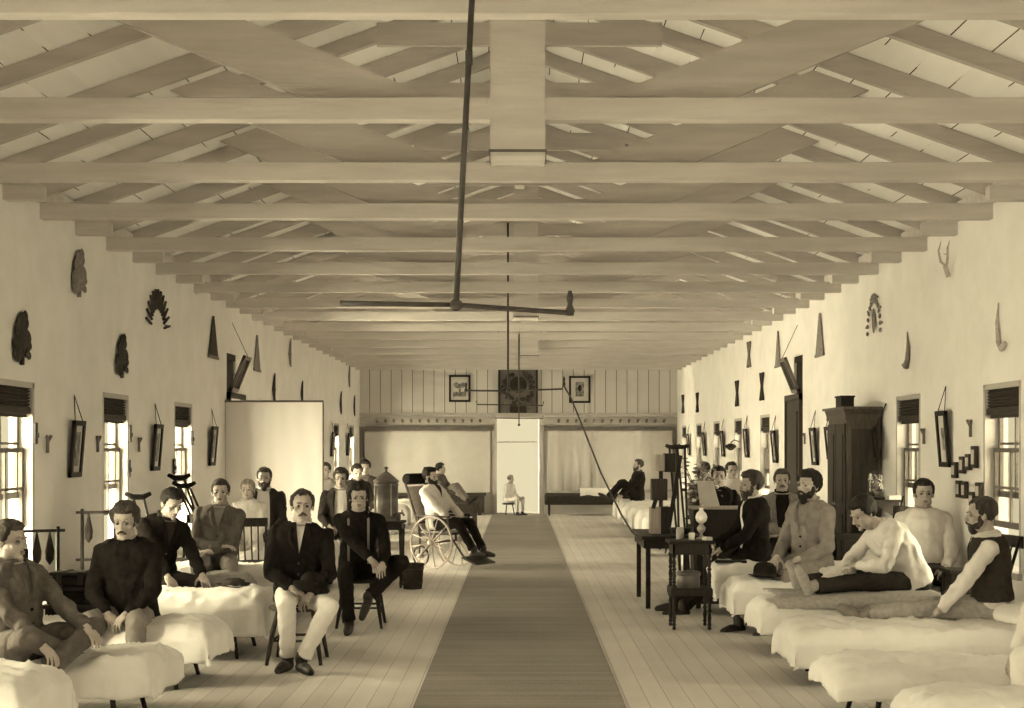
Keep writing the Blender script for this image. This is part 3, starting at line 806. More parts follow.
for u, v0, v1, lab in ((738.5, 381, 406, 'crossed evergreen wands high on the right wall, nearer to the end wall'), (763.5, 373, 400, 'crossed evergreen wands high on the right wall beside the pennant'), (750.5, 342, 367, 'pale crossed evergreen wands just under the beam ends'), (698.5, 393, 412, 'thin crossed wands high on the right wall past the prints'), (684, 395, 413, 'thin crossed wands high on the right wall nearest the end')):
    y = wy(u); h = (v1-v0)*y/F
    hang('crossed_wands', 1, y, wz(v1, y), lambda m, h=h: m.path([(-.11, 0, .015), (.02, h*.5, .015), (-.11, h, .015)], .022, 6).path([(.11, 0, .02), (-.02, h*.5, .02), (.11, h, .02)], .022, 6), 'leafl' if v0 < 360 else 'leaf', lab, 'wall decoration')
# arch of evergreen letters/fronds, left
y = wy(156); zc = wz(328, y)
def fan(m):
    for i in range(13):
        a = pi*(.06 + .88*i/12); r0, r1 = .20, .36; x0 = .30/.36
        m.path([(cos(a)*r0*1.35, sin(a)*r0*1.1, .012), (cos(a)*r1*1.35, sin(a)*r1*1.2, .015)], .014, 6)
        m.path([(cos(a+.06)*r0*1.6, sin(a+.06)*r0*1.5, .012), (cos(a)*r1*1.35, sin(a)*r1*1.2, .015)], .008, 5)
hang('evergreen_arch', -1, y, zc - .02, fan, 'leaf', 'fan-shaped arch of evergreen fronds high on the left wall', 'wall decoration')
y = wy(876); zc = wz(332, y)
def arch(m):
    for i in range(15):
        a = pi*(.0 + 1.0*i/14)
        m.ell((cos(a)*.27, sin(a)*.34, .015), (.035, .025, .014), Matrix.Rotation(a, 3, 'Z'), 8, 6)
        if i % 2: m.ell((cos(a)*.34, sin(a)*.42-.02, .012), (.018, .016, .01), None, 6, 5)
    m.ell((0, .12, .015), (.05, .14, .015), None, 10, 8).ell((0, .36, .02), (.10, .05, .018))
hang('evergreen_horseshoe', 1, y, zc, arch, 'leafl', 'dotted horseshoe arch of evergreen with a single frond inside on the right wall', 'wall decoration')
y = wy(909); h = 37*y/F
hang('evergreen_hook', 1, y, wz(369, y), lambda m: m.path([(-.02*1, h, .012), (-.05, h*.6, .012), (-.03, h*.25, .014), (.02, .03, .016), (.14, .05, .014)], [.006, .018, .026, .034, .012], 8), 'leafl', 'hook-shaped evergreen cane on the right wall left of the print', 'wall decoration')
y = wy(1004); h = 50*y/F
hang('evergreen_hook', 1, y, wz(352, y), lambda m: m.path([(.06, h, .012), (.10, h*.6, .012), (.06, h*.2, .014), (-.02, .03, .016), (-.09, .07, .014)], [.006, .014, .02, .028, .012], 8), 'straw', 'faint pale cane shape on the right wall above the rightmost window', 'wall decoration')
y = wy(952)
hang('antlers', 1, y, wz(277, y), lambda m: m.path([(0, 0, .02), (0, .10, .05)], .022, 8).path([(0, .09, .04), (.10, .15, .06), (.13, .25, .07), (.12, .33, .05)], [.012, .012, .009, .004], 6).path([(0, .09, .04), (-.10, .15, .06), (-.13, .24, .07), (-.12, .30, .05)], [.012, .012, .009, .004], 6).path([(.11, .18, .06), (.05, .2, .08)], [.008, .003], 5).path([(-.11, .18, .06), (-.05, .2, .08)], [.008, .003], 5), 'straw', 'small pale forked antlers high on the right wall', 'antlers')
# Y-shaped hooks
for side, u, v, lab in ((-1, 44, 446, 'forked wall hook left of the nearest print on the left wall'), (-1, 94.5, 445, 'forked wall hook right of the nearest print on the left wall'), (-1, 136, 445, 'forked wall hook right of the second left window'), (1, 927, 437, 'dark forked wall hook between the window and the print on the right wall'), (1, 974, 430, 'forked wall hook above the small photographs on the right wall'), (1, 807, 437, 'forked wall hook on the right wall beside the side door')):
    y = wy(u); hang('wall_hook', side, y, wz(v+7, y), lambda m: m.path([(0, 0, .02), (0, .09, .02), (.05, .14, .03)], .014, 6).path([(0, .09, .02), (-.05, .14, .03)], .012, 6), 'trimd', lab, 'hook')
# small window-side brackets
for u, v, lab in ((33, 435, 'small dark bracket beside the leftmost window'), (128, 433, 'upper dark bracket right of the second left window'), (127, 468, 'lower narrow bracket right of the second left window'), (190.5, 436, 'small dark bracket right of the third left window'), (172.5, 465, 'narrow bracket left of the third left window')):
    y = wy(u); hang('curtain_bracket', -1, y, wz(v+9, y), lambda m: m.bx((-.03, 0, 0), (.03, .17, .02)).bx((-.015, .05, .02), (.015, .09, .035)), 'iron', lab, 'bracket')
# small photographs on the right wall
cards = [(957.5, 470, 16), (965.5, 465, 17), (971.5, 462, 16), (977.5, 457, 22), (962, 489, 17), (967.5, 490, 17), (975.5, 499, 14), (982, 491, 17)]
for i, (u, v, hh) in enumerate(cards):
    y = wy(u); h = hh*y/F
    names = ['leftmost of the upper row', 'second in the upper row', 'third in the upper row', 'tallest, at the right of the upper row', 'leftmost of the lower row', 'second in the lower row', 'lowest small one', 'rightmost of the lower row']
    hang('small_photograph', 1, y, wz(v, y)-h/2, lambda m, h=h: m.bx((-.055, 0, 0), (.055, h, .03)), 'wood2', 'small framed photograph on the right wall, ' + names[i], 'photograph', 'small photographs beside the right-hand print', parts=[('print', lambda q, h=h: q.bx((-.03, .03, .028), (.04, h-.03, .033)), 'paper')])
# end wall pictures
def endpic(u0, u1, v0, v1, label, inner):
    y = YW - .05; a = at(u0, v1, y); b = at(u1, v0, y); w, h = b.x-a.x, b.z-a.z
    root = empty('framed_picture', ((a.x+b.x)/2, y, (a.z+b.z)/2)); tag(root, label, 'picture')
    m = MB(); f = .05
    m.bx((-w/2, -.03, -h/2), (-w/2+f, .02, h/2)).bx((w/2-f, -.03, -h/2), (w/2, .02, h/2)).bx((-w/2, -.03, -h/2), (w/2, .02, -h/2+f)).bx((-w/2, -.03, h/2-f), (w/2, .02, h/2))
    m.build('frame', M['wood'], root); MB().bx((-w/2+.02, -.01, -h/2+.02), (w/2-.02, .01, h/2-.02)).build('mount', M['paper'], root)
    inner(root, w, h)
def in1(root, w, h):
    MB().bx((-w*.32, -.016, -h*.30), (w*.32, -.01, h*.34)).build('print', M['cream'], root)
    m = MB().ell((0, -.018, h*.02), (w*.06, .008, h*.16)).bx((-w*.3, -.02, -h*.3), (w*.3, -.014, -h*.12))
    for s in (-1, 1): m.ell((s*w*.14, -.018, h*.12), (w*.16, .008, h*.10), Matrix.Rotation(-s*.5, 3, 'Y'))
    m.build('print_figure', M['print_'], root)
def in2(root, w, h):
    MB().bx((-w*.2, -.016, -h*.26), (w*.2, -.01, h*.28)).build('print', M['print_'], root)
    MB().ell((0, -.018, h*.05), (w*.09, .006, h*.12)).build('portrait', M['charcoal'], root)
endpic(449, 470.5, 375, 402, 'framed print on the end wall left of the wreath', in1)
endpic(569, 590.5, 376, 403, 'framed portrait on the end wall right of the wreath', in2)
# wreath trophy panel
y = YW - .115; a = at(499.5, 413, y); b = at(537, 367.5, y); w, h = b.x-a.x, b.z-a.z
root = empty('wreath_panel', ((a.x+b.x)/2, y, a.z)); tag(root, 'dark panel with a round wreath trophy above the doorway', 'wall trophy')
MB().bx((-w/2, 0, 0), (w/2, .04, h)).build('backboard', M['trimd'], root)
for s in (-1, 1): MB().bx((s*w/2-.02, -.02, 0), (s*w/2+.02, .04, h)).build('side_strip', M['wood'], root)
m = MB(); rnd = random.Random(4)
for i in range(60):
    t = 2*pi*i/60 + rnd.uniform(-.05, .05)
    if sin(t) > .93: continue
    r = .36 + rnd.uniform(-.05, .06)
    m.ell((cos(t)*r*.95, -.03, h*.58 + sin(t)*r), (.055, .03, .028), Matrix.Rotation(-(t + rnd.uniform(.3, 1.3)), 3, 'Y'), 8, 6)
m.build('wreath', M['leaf'], root)
MB().ell((0, -.03, h*.62), (.21, .04, .20)).ell((-.1, -.05, h*.64), (.07, .03, .09)).ell((.1, -.05, h*.60), (.08, .03, .06)).build('eagle', M['charcoal'], root)
m = MB()
for i in range(26): m.ell((rnd.uniform(-.36, .36), -.02, h*.03 + rnd.uniform(0, .22)), (.05, .02, .025), Matrix.Rotation(rnd.uniform(0, 3), 3, 'Y'), 8, 5)
m.build('garland', M['leafl'], root)
MB().bx((-.2, -.04, .0), (.2, -.0, .22)).build('plinth', M['charcoal'], root)

# ------------------------------------------------------------------ gas pipes
def gas(name, pts_v, arms, label, r, globes=()):
    root = empty(name, pts_v[0]); o = V(pts_v[0]); tag(root, label, 'gas fitting')
    m = MB().path([V(p)-o for p in pts_v], r, 10); m.build('drop_pipe', M['pipe'], root, smooth=True)
    for p in arms:
        MB().path([V(q)-o for q in p], r*.85, 10).build('arm', M['pipe'], root, smooth=True)
    for c in (pts_v[-1],): MB().ell(V(c)-o, (r*2.2, r*2.2, r*2)).build('joint', M['pipe'], root, smooth=True)
    for gpos, kind in globes:
        MB().lathe(V(gpos)-o, [(r*1.2, -.02), (r*1.6, .0), (r*.8, .03), (r*1.3, .06), (r*.5, .09)], 12).build('burner', M['pipe'], root, smooth=True)
    return root
d = 5.95
top, bot = at(472.5, -12, 5.80), at(456, 305, d)
midk = top.lerp(bot, .215)
gp = gas('gas_pipe', [top, bot], [[bot, at(570, 313, 6.15)], [bot, at(340, 303, 5.9) ]], 'thick iron gas pipe hanging near the camera with a cross arm', .0132, [(at(570, 311, 6.15), 1)])
MB().lathe(midk - top, [(.016, -.03), (.016, .03)], 10).build('coupling', M['pipe'], gp, smooth=True)
d = 16.6
gas('gas_pipe', [V((at(508, 218, d).x, d, 4.3)), at(508, 391, d)], [[at(508, 391, d), at(466, 390.5, d)], [at(508, 391, d), at(562, 389, d), at(563.5, 383, d)]], 'long slender gas pipe hanging from the ridge with two arms', .013, [(at(564, 384, d), 1), (at(466, 390, d), 1)])
d = 23
gas('gas_pipe', [V((at(519, 340, d).x, d, 3.5)), at(519, 405, d)], [[at(519, 405, d), at(477, 404.5, d), at(476.5, 401, d)], [at(519, 405, d), at(543, 405.5, d), at(543.5, 401.5, d)]], 'gas pipe farther down the ward with two turned-up arms', .013)
d = 30
gas('gas_pipe', [V((at(519, 370, d).x, d, 3.5)), at(519, 418.5, d), at(519, 425, d)], [[at(519, 418.5, d), at(495, 418, d), at(495, 416, d)], [at(519, 418.5, d), at(543, 418.5, d), at(543, 416, d)]], 'farthest gas pipe hanging before the open doorway', .013)
# hose from the gas arm down to the table
pts = [at(564, 386, 16.6), at(571, 398, 16.2), at(582, 425, 15.6), at(601, 473, 14.9), at(621, 514, 14.4), at(632, 532, 14.2), at(643, 541, 14.0), at(655, 535, 13.9)]
h_ = MB().path(pts, .010, 8).build('gas_hose', M['pipe'], None, smooth=True); tag(h_, 'rubber gas hose slanting from the pipe arm down to the table', 'hose')
# ------------------------------------------------------------------ cots
def coverlet(L, w, zt, zh, seed, crown=.035, lump=.02, r=.09, fine=True, hemw=.03):
    n1, n2 = (44, 96) if fine else (18, 34)
    vs = []; fs = []; h = zt - zh + .02; A = w + h; off = V((seed*5.1, seed*2.3, 0))
    def dd(o):
        if o <= 0: return 0, 0
        a = min(o/r, pi/2); return r*sin(a), r*(1-cos(a)) + max(0, o - r*pi/2)
    for j in range(n2+1):
        b = -.02 + (L + h + .02)*j/n2
        for i in range(n1+1):
            a = -A + 2*A*i/n1; wi = w - r*.7; Li = L - r*.7
            oa = max(0, abs(a)-wi); ob = max(0, b-Li)
            ha, va = dd(oa); hb, vb = dd(ob)
            x = (min(abs(a), wi) + ha)*(1 if a > 0 else -1); y = min(b, Li) + hb; drop = hypot(va, vb) if oa and ob else max(va, vb)
            drop = min(drop, h*1.1)
            c = min(abs(a)/w, 1)
            nz = noise.noise(V((a*3.2, b*2.3, 0)) + off)*lump + noise.noise(V((a*9, b*6, 2)) + off)*lump*.45 + (max(0, 1-abs(noise.noise(V((a*4+b*5, b*3-a*4, 5)) + off))*6))*lump*.55 + (max(0, 1-abs(noise.noise(V((a*7-b*4, b*7+a*5, 9)) + off))*6))*lump*.3
            k = max(0, 1-drop*4); z = zt + crown*(1-c*c)*k + nz*k*1.2 + crown*.6*math.exp(-((b-L+.22)/.18)**2)*k - drop
            if drop > .05:
                q = (a if ob > oa else b)
                wv = (noise.noise(V((q*8, 1, seed)))*.035 + noise.noise(V((q*22, 4, seed)))*.010)*min(1, (drop-.05)/.12)
                if oa >= ob: x += (wv+.012)*(1 if a > 0 else -1)
                if ob > oa*.6: y += wv + .01
                z += noise.noise(V((q*3.1, 8, seed)))*hemw*min(1, drop/h)
            vs.append((x, y, max(z, .02)))
    for j in range(n2):
        for i in range(n1): fs.append((j*(n1+1)+i, j*(n1+1)+i+1, (j+1)*(n1+1)+i+1, (j+1)*(n1+1)+i))
    me = bpy.data.meshes.new('coverlet'); me.from_pydata(vs, [], fs); me.polygons.foreach_set('use_smooth', [True]*len(fs))
    return me
def cot(side, y, xf, zt, label, seed, group=None, hx=0, fine=True, w=.36, zh=.21, m='sheet', pillow=True, blanket=False, lump=.02):
    """head at the side wall, foot towards the aisle; local +y runs head -> foot"""
    X = XL + .06 + hx if side < 0 else XR - .06 - hx; L = abs(xf - X)
    root = empty('cot', (X, y, 0), R(-90) if side < 0 else R(90)); tag(root, label, 'cot', group)
    f = MB()
    for s in (-1, 1): f.bx((s*(w-.06), .02, .24), (s*(w-.10), L-.06, .29))
    f.bx((-w+.06, L-.10, .24), (w-.06, L-.06, .29)).bx((-w+.06, .02, .24), (w-.06, .06, .29)).bx((-w+.1, .3, .27), (w-.1, L-.1, .285))
    f.build('frame', M['wood'], root)
    for b in (.22, L-.26):
        for s in (-1, 1):
            MB().tube((s*(w-.12), b, .26), (s*(w-.05), b+.05*(1 if b > 1 else -1), 0), .019, .014, 8).build('leg', M['wood'], root, smooth=True)
    MB().bx((-w+.05, .04, .285), (w-.05, L-.08, zt-.03)).build('mattress', M['sheet'], root, bevel=.04)
    cv = link('coverlet', coverlet(L-.02, w-.02, zt, zh, seed, fine=fine, lump=lump), M[m], root)
    s_ = cv.modifiers.new('s', 'SOLIDIFY'); s_.thickness = .01; s_.offset = -1
    if pillow:
        p = MB().ell((0, .27, zt+.075), (.27, .19, .085), nu=24, nv=14)
        p.v = [q + V((0, 0, noise.noise(q*7)*.02)) for q in p.v]; p.build('pillow', M['sheet'], root, smooth=True)
    if blanket:
        bl = MB()
        rows = []
        for j in range(25):
            b = .5 + (L-.62)*j/24
            for i in range(15):
                a = -w*.98 + 1.96*w*i/14*blanket
                z = zt + .062 + .05*(1-(a/w)**2) + noise.noise(V((a*7, b*4, seed)))*.016 - (max(0, abs(a)-w*.8)*.9)
                rows.append((a, b + .02*sin(i), z))
        me = bpy.data.meshes.new('blanket'); me.from_pydata(rows, [], [(j*15+i, j*15+i+1, (j+1)*15+i+1, (j+1)*15+i) for j in range(24) for i in range(14)])
        me.polygons.foreach_set('use_smooth', [True]*len(me.polygons)); b_ = link('blanket', me, M['blanket'], root); b_.modifiers.new('s', 'SOLIDIFY').thickness = .014
    return root
LEFT = [(6.85, -2.34, .46, 'white cot in the bottom left corner, nearest the camera'),
 (8.2, -2.09, .37, 'white cot at lower left under the cross-legged man in the long grey coat'),
 (9.48, -2.06, .39, 'white cot on the left on which the man in the dark jersey sits'),
 (10.85, -1.93, .45, 'white cot on the left with a dark cap lying near its foot'),
 (12.0, -2.35, .45, 'cot under a grey blanket behind the jersey-clad man'),
 (13.2, -2.02, .46, 'white cot on the left just behind the man with crossed arms'),
 (14.6, -2.1, .47, 'white cot on the left on which the boy in the pale shirt sits'),
 (16.0, -2.1, .48, 'white cot on the left just in front of the white screen')]
for i, (y, xf, zt, lab) in enumerate(LEFT):
    cot(-1, y, xf, zt, lab, i+1, fine=i < 6, m='blanket' if i == 4 else 'sheet', w=.36 if i != 3 else .40, lump=.024)
for i, y in enumerate((20.6, 22.0, 23.4, 26.2, 27.6, 29.0)):
    c = cot(-1, y, -2.1, .48, 'white cot on the left beyond the screen, %s' % ['nearest to it', 'second from it', 'third from it', 'third from the end wall', 'second from the end wall', 'closest to the end wall'][i], 20, fine=False)
RIGHT = [(6.9, 1.97, .34, 'white cot along the bottom right corner, nearest the camera'),
 (8.15, 1.80, .32, 'white cot at lower right with its sheet pulled smooth over a rounded foot'),
 (9.6, 1.85, .36, 'white cot at right with the sheet corner hanging down towards the floor'),
 (10.95, 1.86, .37, 'cot with grey blankets turned back on which the bent man sews'),
 (12.2, 1.84, .42, 'white cot at right with the bowler hat on it'),
 (13.45, 1.86, .46, 'white cot at right on which the bearded man in the black coat sits'),
 (15.15, 2.0, .47, 'white cot at right behind the dark cabinet organ, under the man in the shawl'),
 (16.6, 2.0, .48, 'white cot at right behind the cabinet organ, second from it')]
for i, (y, xf, zt, lab) in enumerate(RIGHT):
    cot(1, y, xf, zt, lab, i+11, hx=.42 if i == 6 else 0, fine=i < 6, blanket=.8 if i == 3 else False, pillow=i not in (3,), w=.38 if i < 3 else .36, zh=.17 if i == 2 else .21, lump=.026 if i < 3 else .02)
for i, y in enumerate((20.7, 22.1, 23.5, 24.9, 26.3, 27.7, 29.1)):
    c = cot(1, y, 2.0, .50, 'white cot on the right beyond the side door, %s' % ['nearest the door', 'second from the door', 'third from the door', 'fourth from the door', 'third from the end wall', 'second from the end wall', 'closest to the end wall'][i], 30, fine=False)
# cot standing lengthwise against the end wall
root = empty('cot', (1.55, YB-.62, 0)); tag(root, 'low cot set lengthwise under the folded sheet by the end doorway', 'cot')
f = MB()
for s in (-1, 1): f.bx((-.95, s*.30, .26), (.95, s*.34, .34))
f.build('frame', M['wood'], root)
for x in (-.85, .85):
    for s in (-1, 1): MB().tube((x, s*.30, .28), (x, s*.32, 0), .025, .02, 8).build('leg', M['wood'], root)
MB().bx((-.95, -.36, .30), (.95, .36, .52)).build('mattress', M['charcoal'], root, bevel=.05)
me = coverlet(.95, .33, .60, .50, 3, fine=False); me.transform(Matrix.Rotation(R(-90), 4, 'Z') @ Matrix.Translation((0, -.1, 0))); link('sheet', me, M['sheet'], root)
ch = MB().bx((-3.7, YB-.75, .06), (-.85, YB-.2, .46))
ch.bx((-3.74, YB-.79, .46), (-.81, YB-.16, .52))
for x in (-3.6, -2.9, -2.2, -1.5, -1.0): ch.bx((x, YB-.72, 0), (x+.08, YB-.25, .06))
o = ch.build('storage_bench', M['wood2'], None, bevel=.01); tag(o, 'long low dark bench under the left sheet on the end wall', 'bench')
# bag on the far right cots
for i, (u, v, d, r_, lab) in enumerate(((600, 499, 29.3, .16, 'small dark bundle on a far cot right of the doorway'), (604, 507, 29.0, .14, 'small dark bundle at the foot of a far right cot'))):
    y = d; p = V((2.08 + .25*i, y, .52))
    m = MB().ell(p + V((0, 0, .055)), (.20, .12, .065), None, 14, 10).ell(p + V((.12, .02, .09)), (.10, .08, .06), None, 12, 8)
    tag(m.build('bundle', M['charcoal'], None, smooth=True), lab, 'bundle')

# ------------------------------------------------------------------ hats
def hat(kind, p, label, rz=0, m='black', tilt=None):
    root = empty(kind, p, rz); tag(root, label, 'hat')
    prof = [(.085, .006), (.09, .02), (.092, .06), (.086, .095), (.066, .122), (.03, .135), (.001, .137)] if kind == 'bowler_hat' else [(.085, .005), (.092, .03), (.085, .055), (.05, .07), (.001, .072)]
    c = MB().lathe((0, 0, 0), prof, 24); c.v = [V((q.x, q.y*1.18, q.z)) for q in c.v]; c.build('crown', M[m], root, smooth=True)
    b = MB().lathe((0, 0, 0), [(.08, 0), (.128, .008), (.134, .016), (.126, .013), (.085, .008)], 28); b.v = [V((q.x, q.y*1.18, q.z + .014*abs(q.x)/.13)) for q in b.v]; b.build('brim', M[m], root, smooth=True)
    if kind == 'bowler_hat':
        c = MB().lathe((0, 0, 0), [(.0925, .012), (.0955, .014), (.0955, .036), (.0935, .038)], 24); c.v = [V((q.x, q.y*1.18, q.z)) for q in c.v]; c.build('hat_band', M['charcoal'], root, smooth=True)
    if tilt: root.rotation_euler = tilt
    return root
hat('bowler_hat', V((2.13, 12.03, .475)), 'black bowler hat lying on the white cot at right', .5)
hat('soft_cap', V((-2.25, 10.9, .505)), 'flat dark cap lying on the white cot beside the moustached man', .4, 'charcoal')

# ------------------------------------------------------------------ chairs
def chair(loc, rz, label, m='wood', h=.43):
    root = empty('wooden_chair', loc, rz); tag(root, label, 'chair')
    s = MB().lathe((0, 0, h-.035), [(.17, 0), (.205, .008), (.215, .022), (.205, .035)], 28); s.v = [V((q.x*1.02, q.y*.95, q.z)) for q in s.v]
    s.build('seat', M[m], root, smooth=True)
    tops = [(-.13, .13), (.13, .13), (-.12, -.13), (.12, -.13)]; feet = [(-.20, .20), (.20, .20), (-.19, -.22), (.19, -.22)]
    for (a, b), (c, d) in zip(tops, feet):
        MB().path([(a, b, h-.03), (a+(c-a)*.45, b+(d-b)*.45, h*.58), (c, d, 0)], [.015, .021, .013], 10).build('leg', M[m], root, smooth=True)
    st = MB(); z = h*.42; k = .58
    def lp(i): return V((tops[i][0]+(feet[i][0]-tops[i][0])*k, tops[i][1]+(feet[i][1]-tops[i][1])*k, z))
    for i, j in ((0, 1), (0, 2), (1, 3), (2, 3)): st.tube(lp(i), lp(j), .010, None, 8)
    st.build('stretcher', M[m], root, smooth=True)
    for x in (-.17, .17): MB().path([(x, -.16, h-.01), (x*1.1, -.22, h+.22), (x*1.15, -.28, h+.42)], [.014, .013, .012], 8).build('back_post', M[m], root, smooth=True)
    for x in (-.10, -.035, .035, .10): MB().tube((x, -.17, h), (x*1.1, -.265, h+.37), .008, None, 6).build('spindle', M[m], root, smooth=True)
    b = MB(); pts = [V((.215*q/5, -.285-.02*(1-(q/5)**2), h+.38)) for q in range(-5, 6)]
    for p, q in zip(pts, pts[1:]): b.beam(p, q + (q-p)*.05, .02, .09)
    b.build('top_rail', M[m], root); return root

# ------------------------------------------------------------------ left: small table with urn
root = empty('side_table', (-1.53, 16.0, 0)); tag(root, 'small dark slender-legged table carrying the metal water urn', 'table')
MB().bx((-.21, -.19, .735), (.21, .19, .76)).build('tabletop', M['wood'], root, bevel=.005)
a = MB()
for s in (-1, 1): a.bx((-.18, s*.16, .66), (.18, s*.145, .735)).bx((s*.18, -.16, .66), (s*.165, .16, .735))
a.build('apron', M['wood'], root)
for sx in (-1, 1):
    for sy in (-1, 1): MB().lathe((sx*.17, sy*.15, 0), [(.014, 0), (.02, .05), (.015, .1), (.022, .16), (.022, .2), (.015, .3), (.018, .45), (.022, .56), (.022, .68)], 10).build('leg', M['wood'], root, smooth=True)
MB().bx((-.17, -.15, .17), (.17, .15, .19)).build('lower_shelf', M['wood'], root)
root = empty('water_urn', (-1.54, 16.0, .76)); tag(root, 'tall cylindrical metal water urn with a peaked lid on the left table', 'urn')
MB().lathe((0, 0, 0), [(.165, 0), (.165, .02), (.135, .04), (.135, .05), (.142, .055), (.142, .075), (.137, .08), (.137, .40), (.144, .405), (.144, .425), (.137, .43), (.14, .445)], 36).build('urn_body', M['tin'], root, smooth=True)
MB().lathe((0, 0, .445), [(.15, 0), (.152, .015), (.13, .035), (.09, .07), (.05, .10), (.03, .115), (.012, .125), (.012, .15), (.024, .16), (.024, .17), (.008, .18)], 36).build('urn_lid', M['tin'], root, smooth=True)
for k in range(4): a = .5 + k*pi/2; MB().tube((cos(a)*.143, sin(a)*.143, .06), (cos(a)*.143, sin(a)*.143, .43), .008, None, 6).build('side_rib', M['metal'], root)
MB().path([(.13, -.06, .09), (.20, -.09, .09), (.215, -.095, .06)], .013, 8).tube((.19, -.085, .09), (.19, -.085, .13), .008).build('tap', M['tin'], root, smooth=True)
o = MB().lathe((-1.40, 15.93, .76), [(.028, 0), (.036, .03), (.035, .085), (.031, .088)], 16).build('tin_cup', M['tin'], None, smooth=True); tag(o, 'tiny tin cup beside the metal water urn', 'cup')
o = MB().ell((-1.49, 16.1, .27), (.12, .09, .075), None, 16, 10).ell((-1.42, 16.05, .30), (.07, .06, .06)).build('folded_towel', M['white'], None, smooth=True); tag(o, 'crumpled white towel on the lower shelf of the urn table', 'towel')
root = empty('bucket', (-1.215, 15.75, 0)); tag(root, 'dark wooden bucket on the floor beside the urn table', 'bucket')
MB().lathe((0, 0, 0), [(.105, 0), (.130, .29), (.118, .29), (.100, .03), (.02, .03)], 28).build('bucket_body', M['charcoal'], root, smooth=True)
for z, r in ((.06, .112), (.22, .127)): MB().lathe((0, 0, z), [(r, 0), (r+.004, .003), (r+.006, .025), (r+.002, .028)], 28).build('hoop', M['iron'], root, smooth=True)
MB().path([(cos(a)*.128, 0, .27 - sin(a)*.02 + .0) for a in [pi*k/10 for k in range(11)]], .004, 6).build('handle', M['iron'], root)

# ------------------------------------------------------------------ wheelchair
WC = V((-1.0, 18.62, 0)); fw = V((.82, -.57, 0)).normalized()
wrz = math.atan2(fw.y, fw.x) - pi/2
root = empty('wheelchair', WC, wrz); tag(root, 'old large-wheeled wheelchair with cane seat and cylindrical headrest', 'wheelchair')
def wheel(x, y, r, n, name):
    o = MB().path([(x, y + r*cos(a), r + r*sin(a)) for a in [2*pi*k/40 for k in range(40)]], .014, 8, closed=True).build(name, M['wood3' if name == 'wheel' else 'iron'], root, smooth=True)
    hb = MB().tube((x-.045, y, r), (x+.045, y, r), .032, None, 14)
    for k in range(n): a = 2*pi*k/n + .2; hb.tube((x, y + .02*cos(a), r + .02*sin(a)), (x, y + (r-.01)*cos(a), r + (r-.01)*sin(a)), .009, .007, 6)
    hb.build('spokes', M['wood3'], o, smooth=True); return o
wheel(-.30, 0, .345, 12, 'wheel'); wheel(.30, 0, .345, 12, 'wheel'); wheel(0, -.42, .13, 6, 'rear_wheel')
m = MB().tube((-.30, 0, .345), (.30, 0, .345), .015)
for s in (-1, 1):
    m.beam((s*.235, -.25, .44), (s*.235, .27, .47), .03, .04).tube((s*.235, -.0, .345), (s*.235, 0, .45), .018).tube((s*.235, .25, .46), (s*.235, .52, .14), .014).tube((s*.225, -.25, .44), (s*.03, -.42, .16), .013)
    m.tube((s*.235, .25, .46), (s*.235, .22, .68), .014).tube((s*.235, -.26, .46), (s*.235, -.28, .68), .014)
m.beam((-.235, .26, .465), (.235, .26, .465), .03, .03).beam((-.235, -.24, .44), (.235, -.24, .44), .03, .03)
m.build('frame', M['wood2'], root)
for s in (-1, 1): MB().beam((s*.24, -.30, .69), (s*.24, .26, .69), .055, .025).build('armrest', M['wood2'], root, bevel=.006)
MB().bx((-.225, -.24, .46), (.225, .26, .485)).build('seat', M['straw'], root)
m = MB()
for s in (-1, 1): m.tube((s*.21, -.25, .46), (s*.21, -.52, 1.13), .017)
for t in (.2, .98): m.tube((-.21, -.25-.27*t, .46+.67*t), (.21, -.25-.27*t, .46+.67*t), .013)
bk = m.build('back_frame', M['wood2'], root)
MB().prism([(-.2, -.26, .50), (.2, -.26, .50), (.2, -.49, 1.08), (-.2, -.49, 1.08)], (0, -.012, 0)).build('cane_panel', M['straw'], bk)
MB().tube((-.22, -.50, 1.18), (.22, -.50, 1.18), .075, None, 20).build('headrest', M['black'], root, bevel=.02)
MB().box((0, .56, .12), (.44, .24, .022), Matrix.Rotation(-.35, 3, 'X')).build('footrest', M['wood2'], root)

# ------------------------------------------------------------------ right: turned stand, desk, viewer, lamp
def turned(z0, z1, r=.018):
    h = z1-z0; P = [(0, .7), (.06, 1.0), (.1, .6), (.14, 1.1), (.2, .75), (.36, 1.05), (.5, .62), (.55, 1.15), (.6, .7), (.75, 1.0), (.88, .6), (.93, 1.15), (1, 1.1)]
    return [(r*b, z0 + h*a) for a, b in P]
root = empty('turned_stand', (1.515, 12.33, 0)); tag(root, 'small two-tier dark stand with turned legs in front of the desk', 'stand')
MB().bx((-.20, -.19, .755), (.20, .19, .785)).build('top', M['wood'], root, bevel=.006)
a = MB().bx((-.165, -.16, .66), (.165, -.145, .755)).bx((-.165, .145, .66), (.165, .16, .755)).bx((-.165, -.16, .66), (-.15, .16, .755)).bx((.15, -.16, .66), (.165, .16, .755)); a.build('apron', M['wood'], root)
MB().bx((-.185, -.17, .30), (.185, .17, .36)).build('lower_shelf', M['wood'], root, bevel=.005)
for sx in (-1, 1):
    for sy in (-1, 1):
        MB().lathe((sx*.155, sy*.145, 0), turned(0, .30)[:-1] + [(.024, .295), (.024, .37)] + turned(.375, .66), 12).build('leg', M['wood'], root, smooth=True)
root = empty('hat_box', (1.50, 12.30, .36)); tag(root, 'round lidded tin on the lower shelf of the turned stand', 'tin box')
MB().lathe((0, 0, 0), [(.095, 0), (.10, .01), (.10, .11), (.098, .115)], 30).build('box_body', M['tin'], root, smooth=True)
MB().lathe((0, 0, .112), [(.106, 0), (.106, .025), (.09, .035), (.04, .04), (.02, .04)], 30).build('box_lid', M['tin'], root, smooth=True)
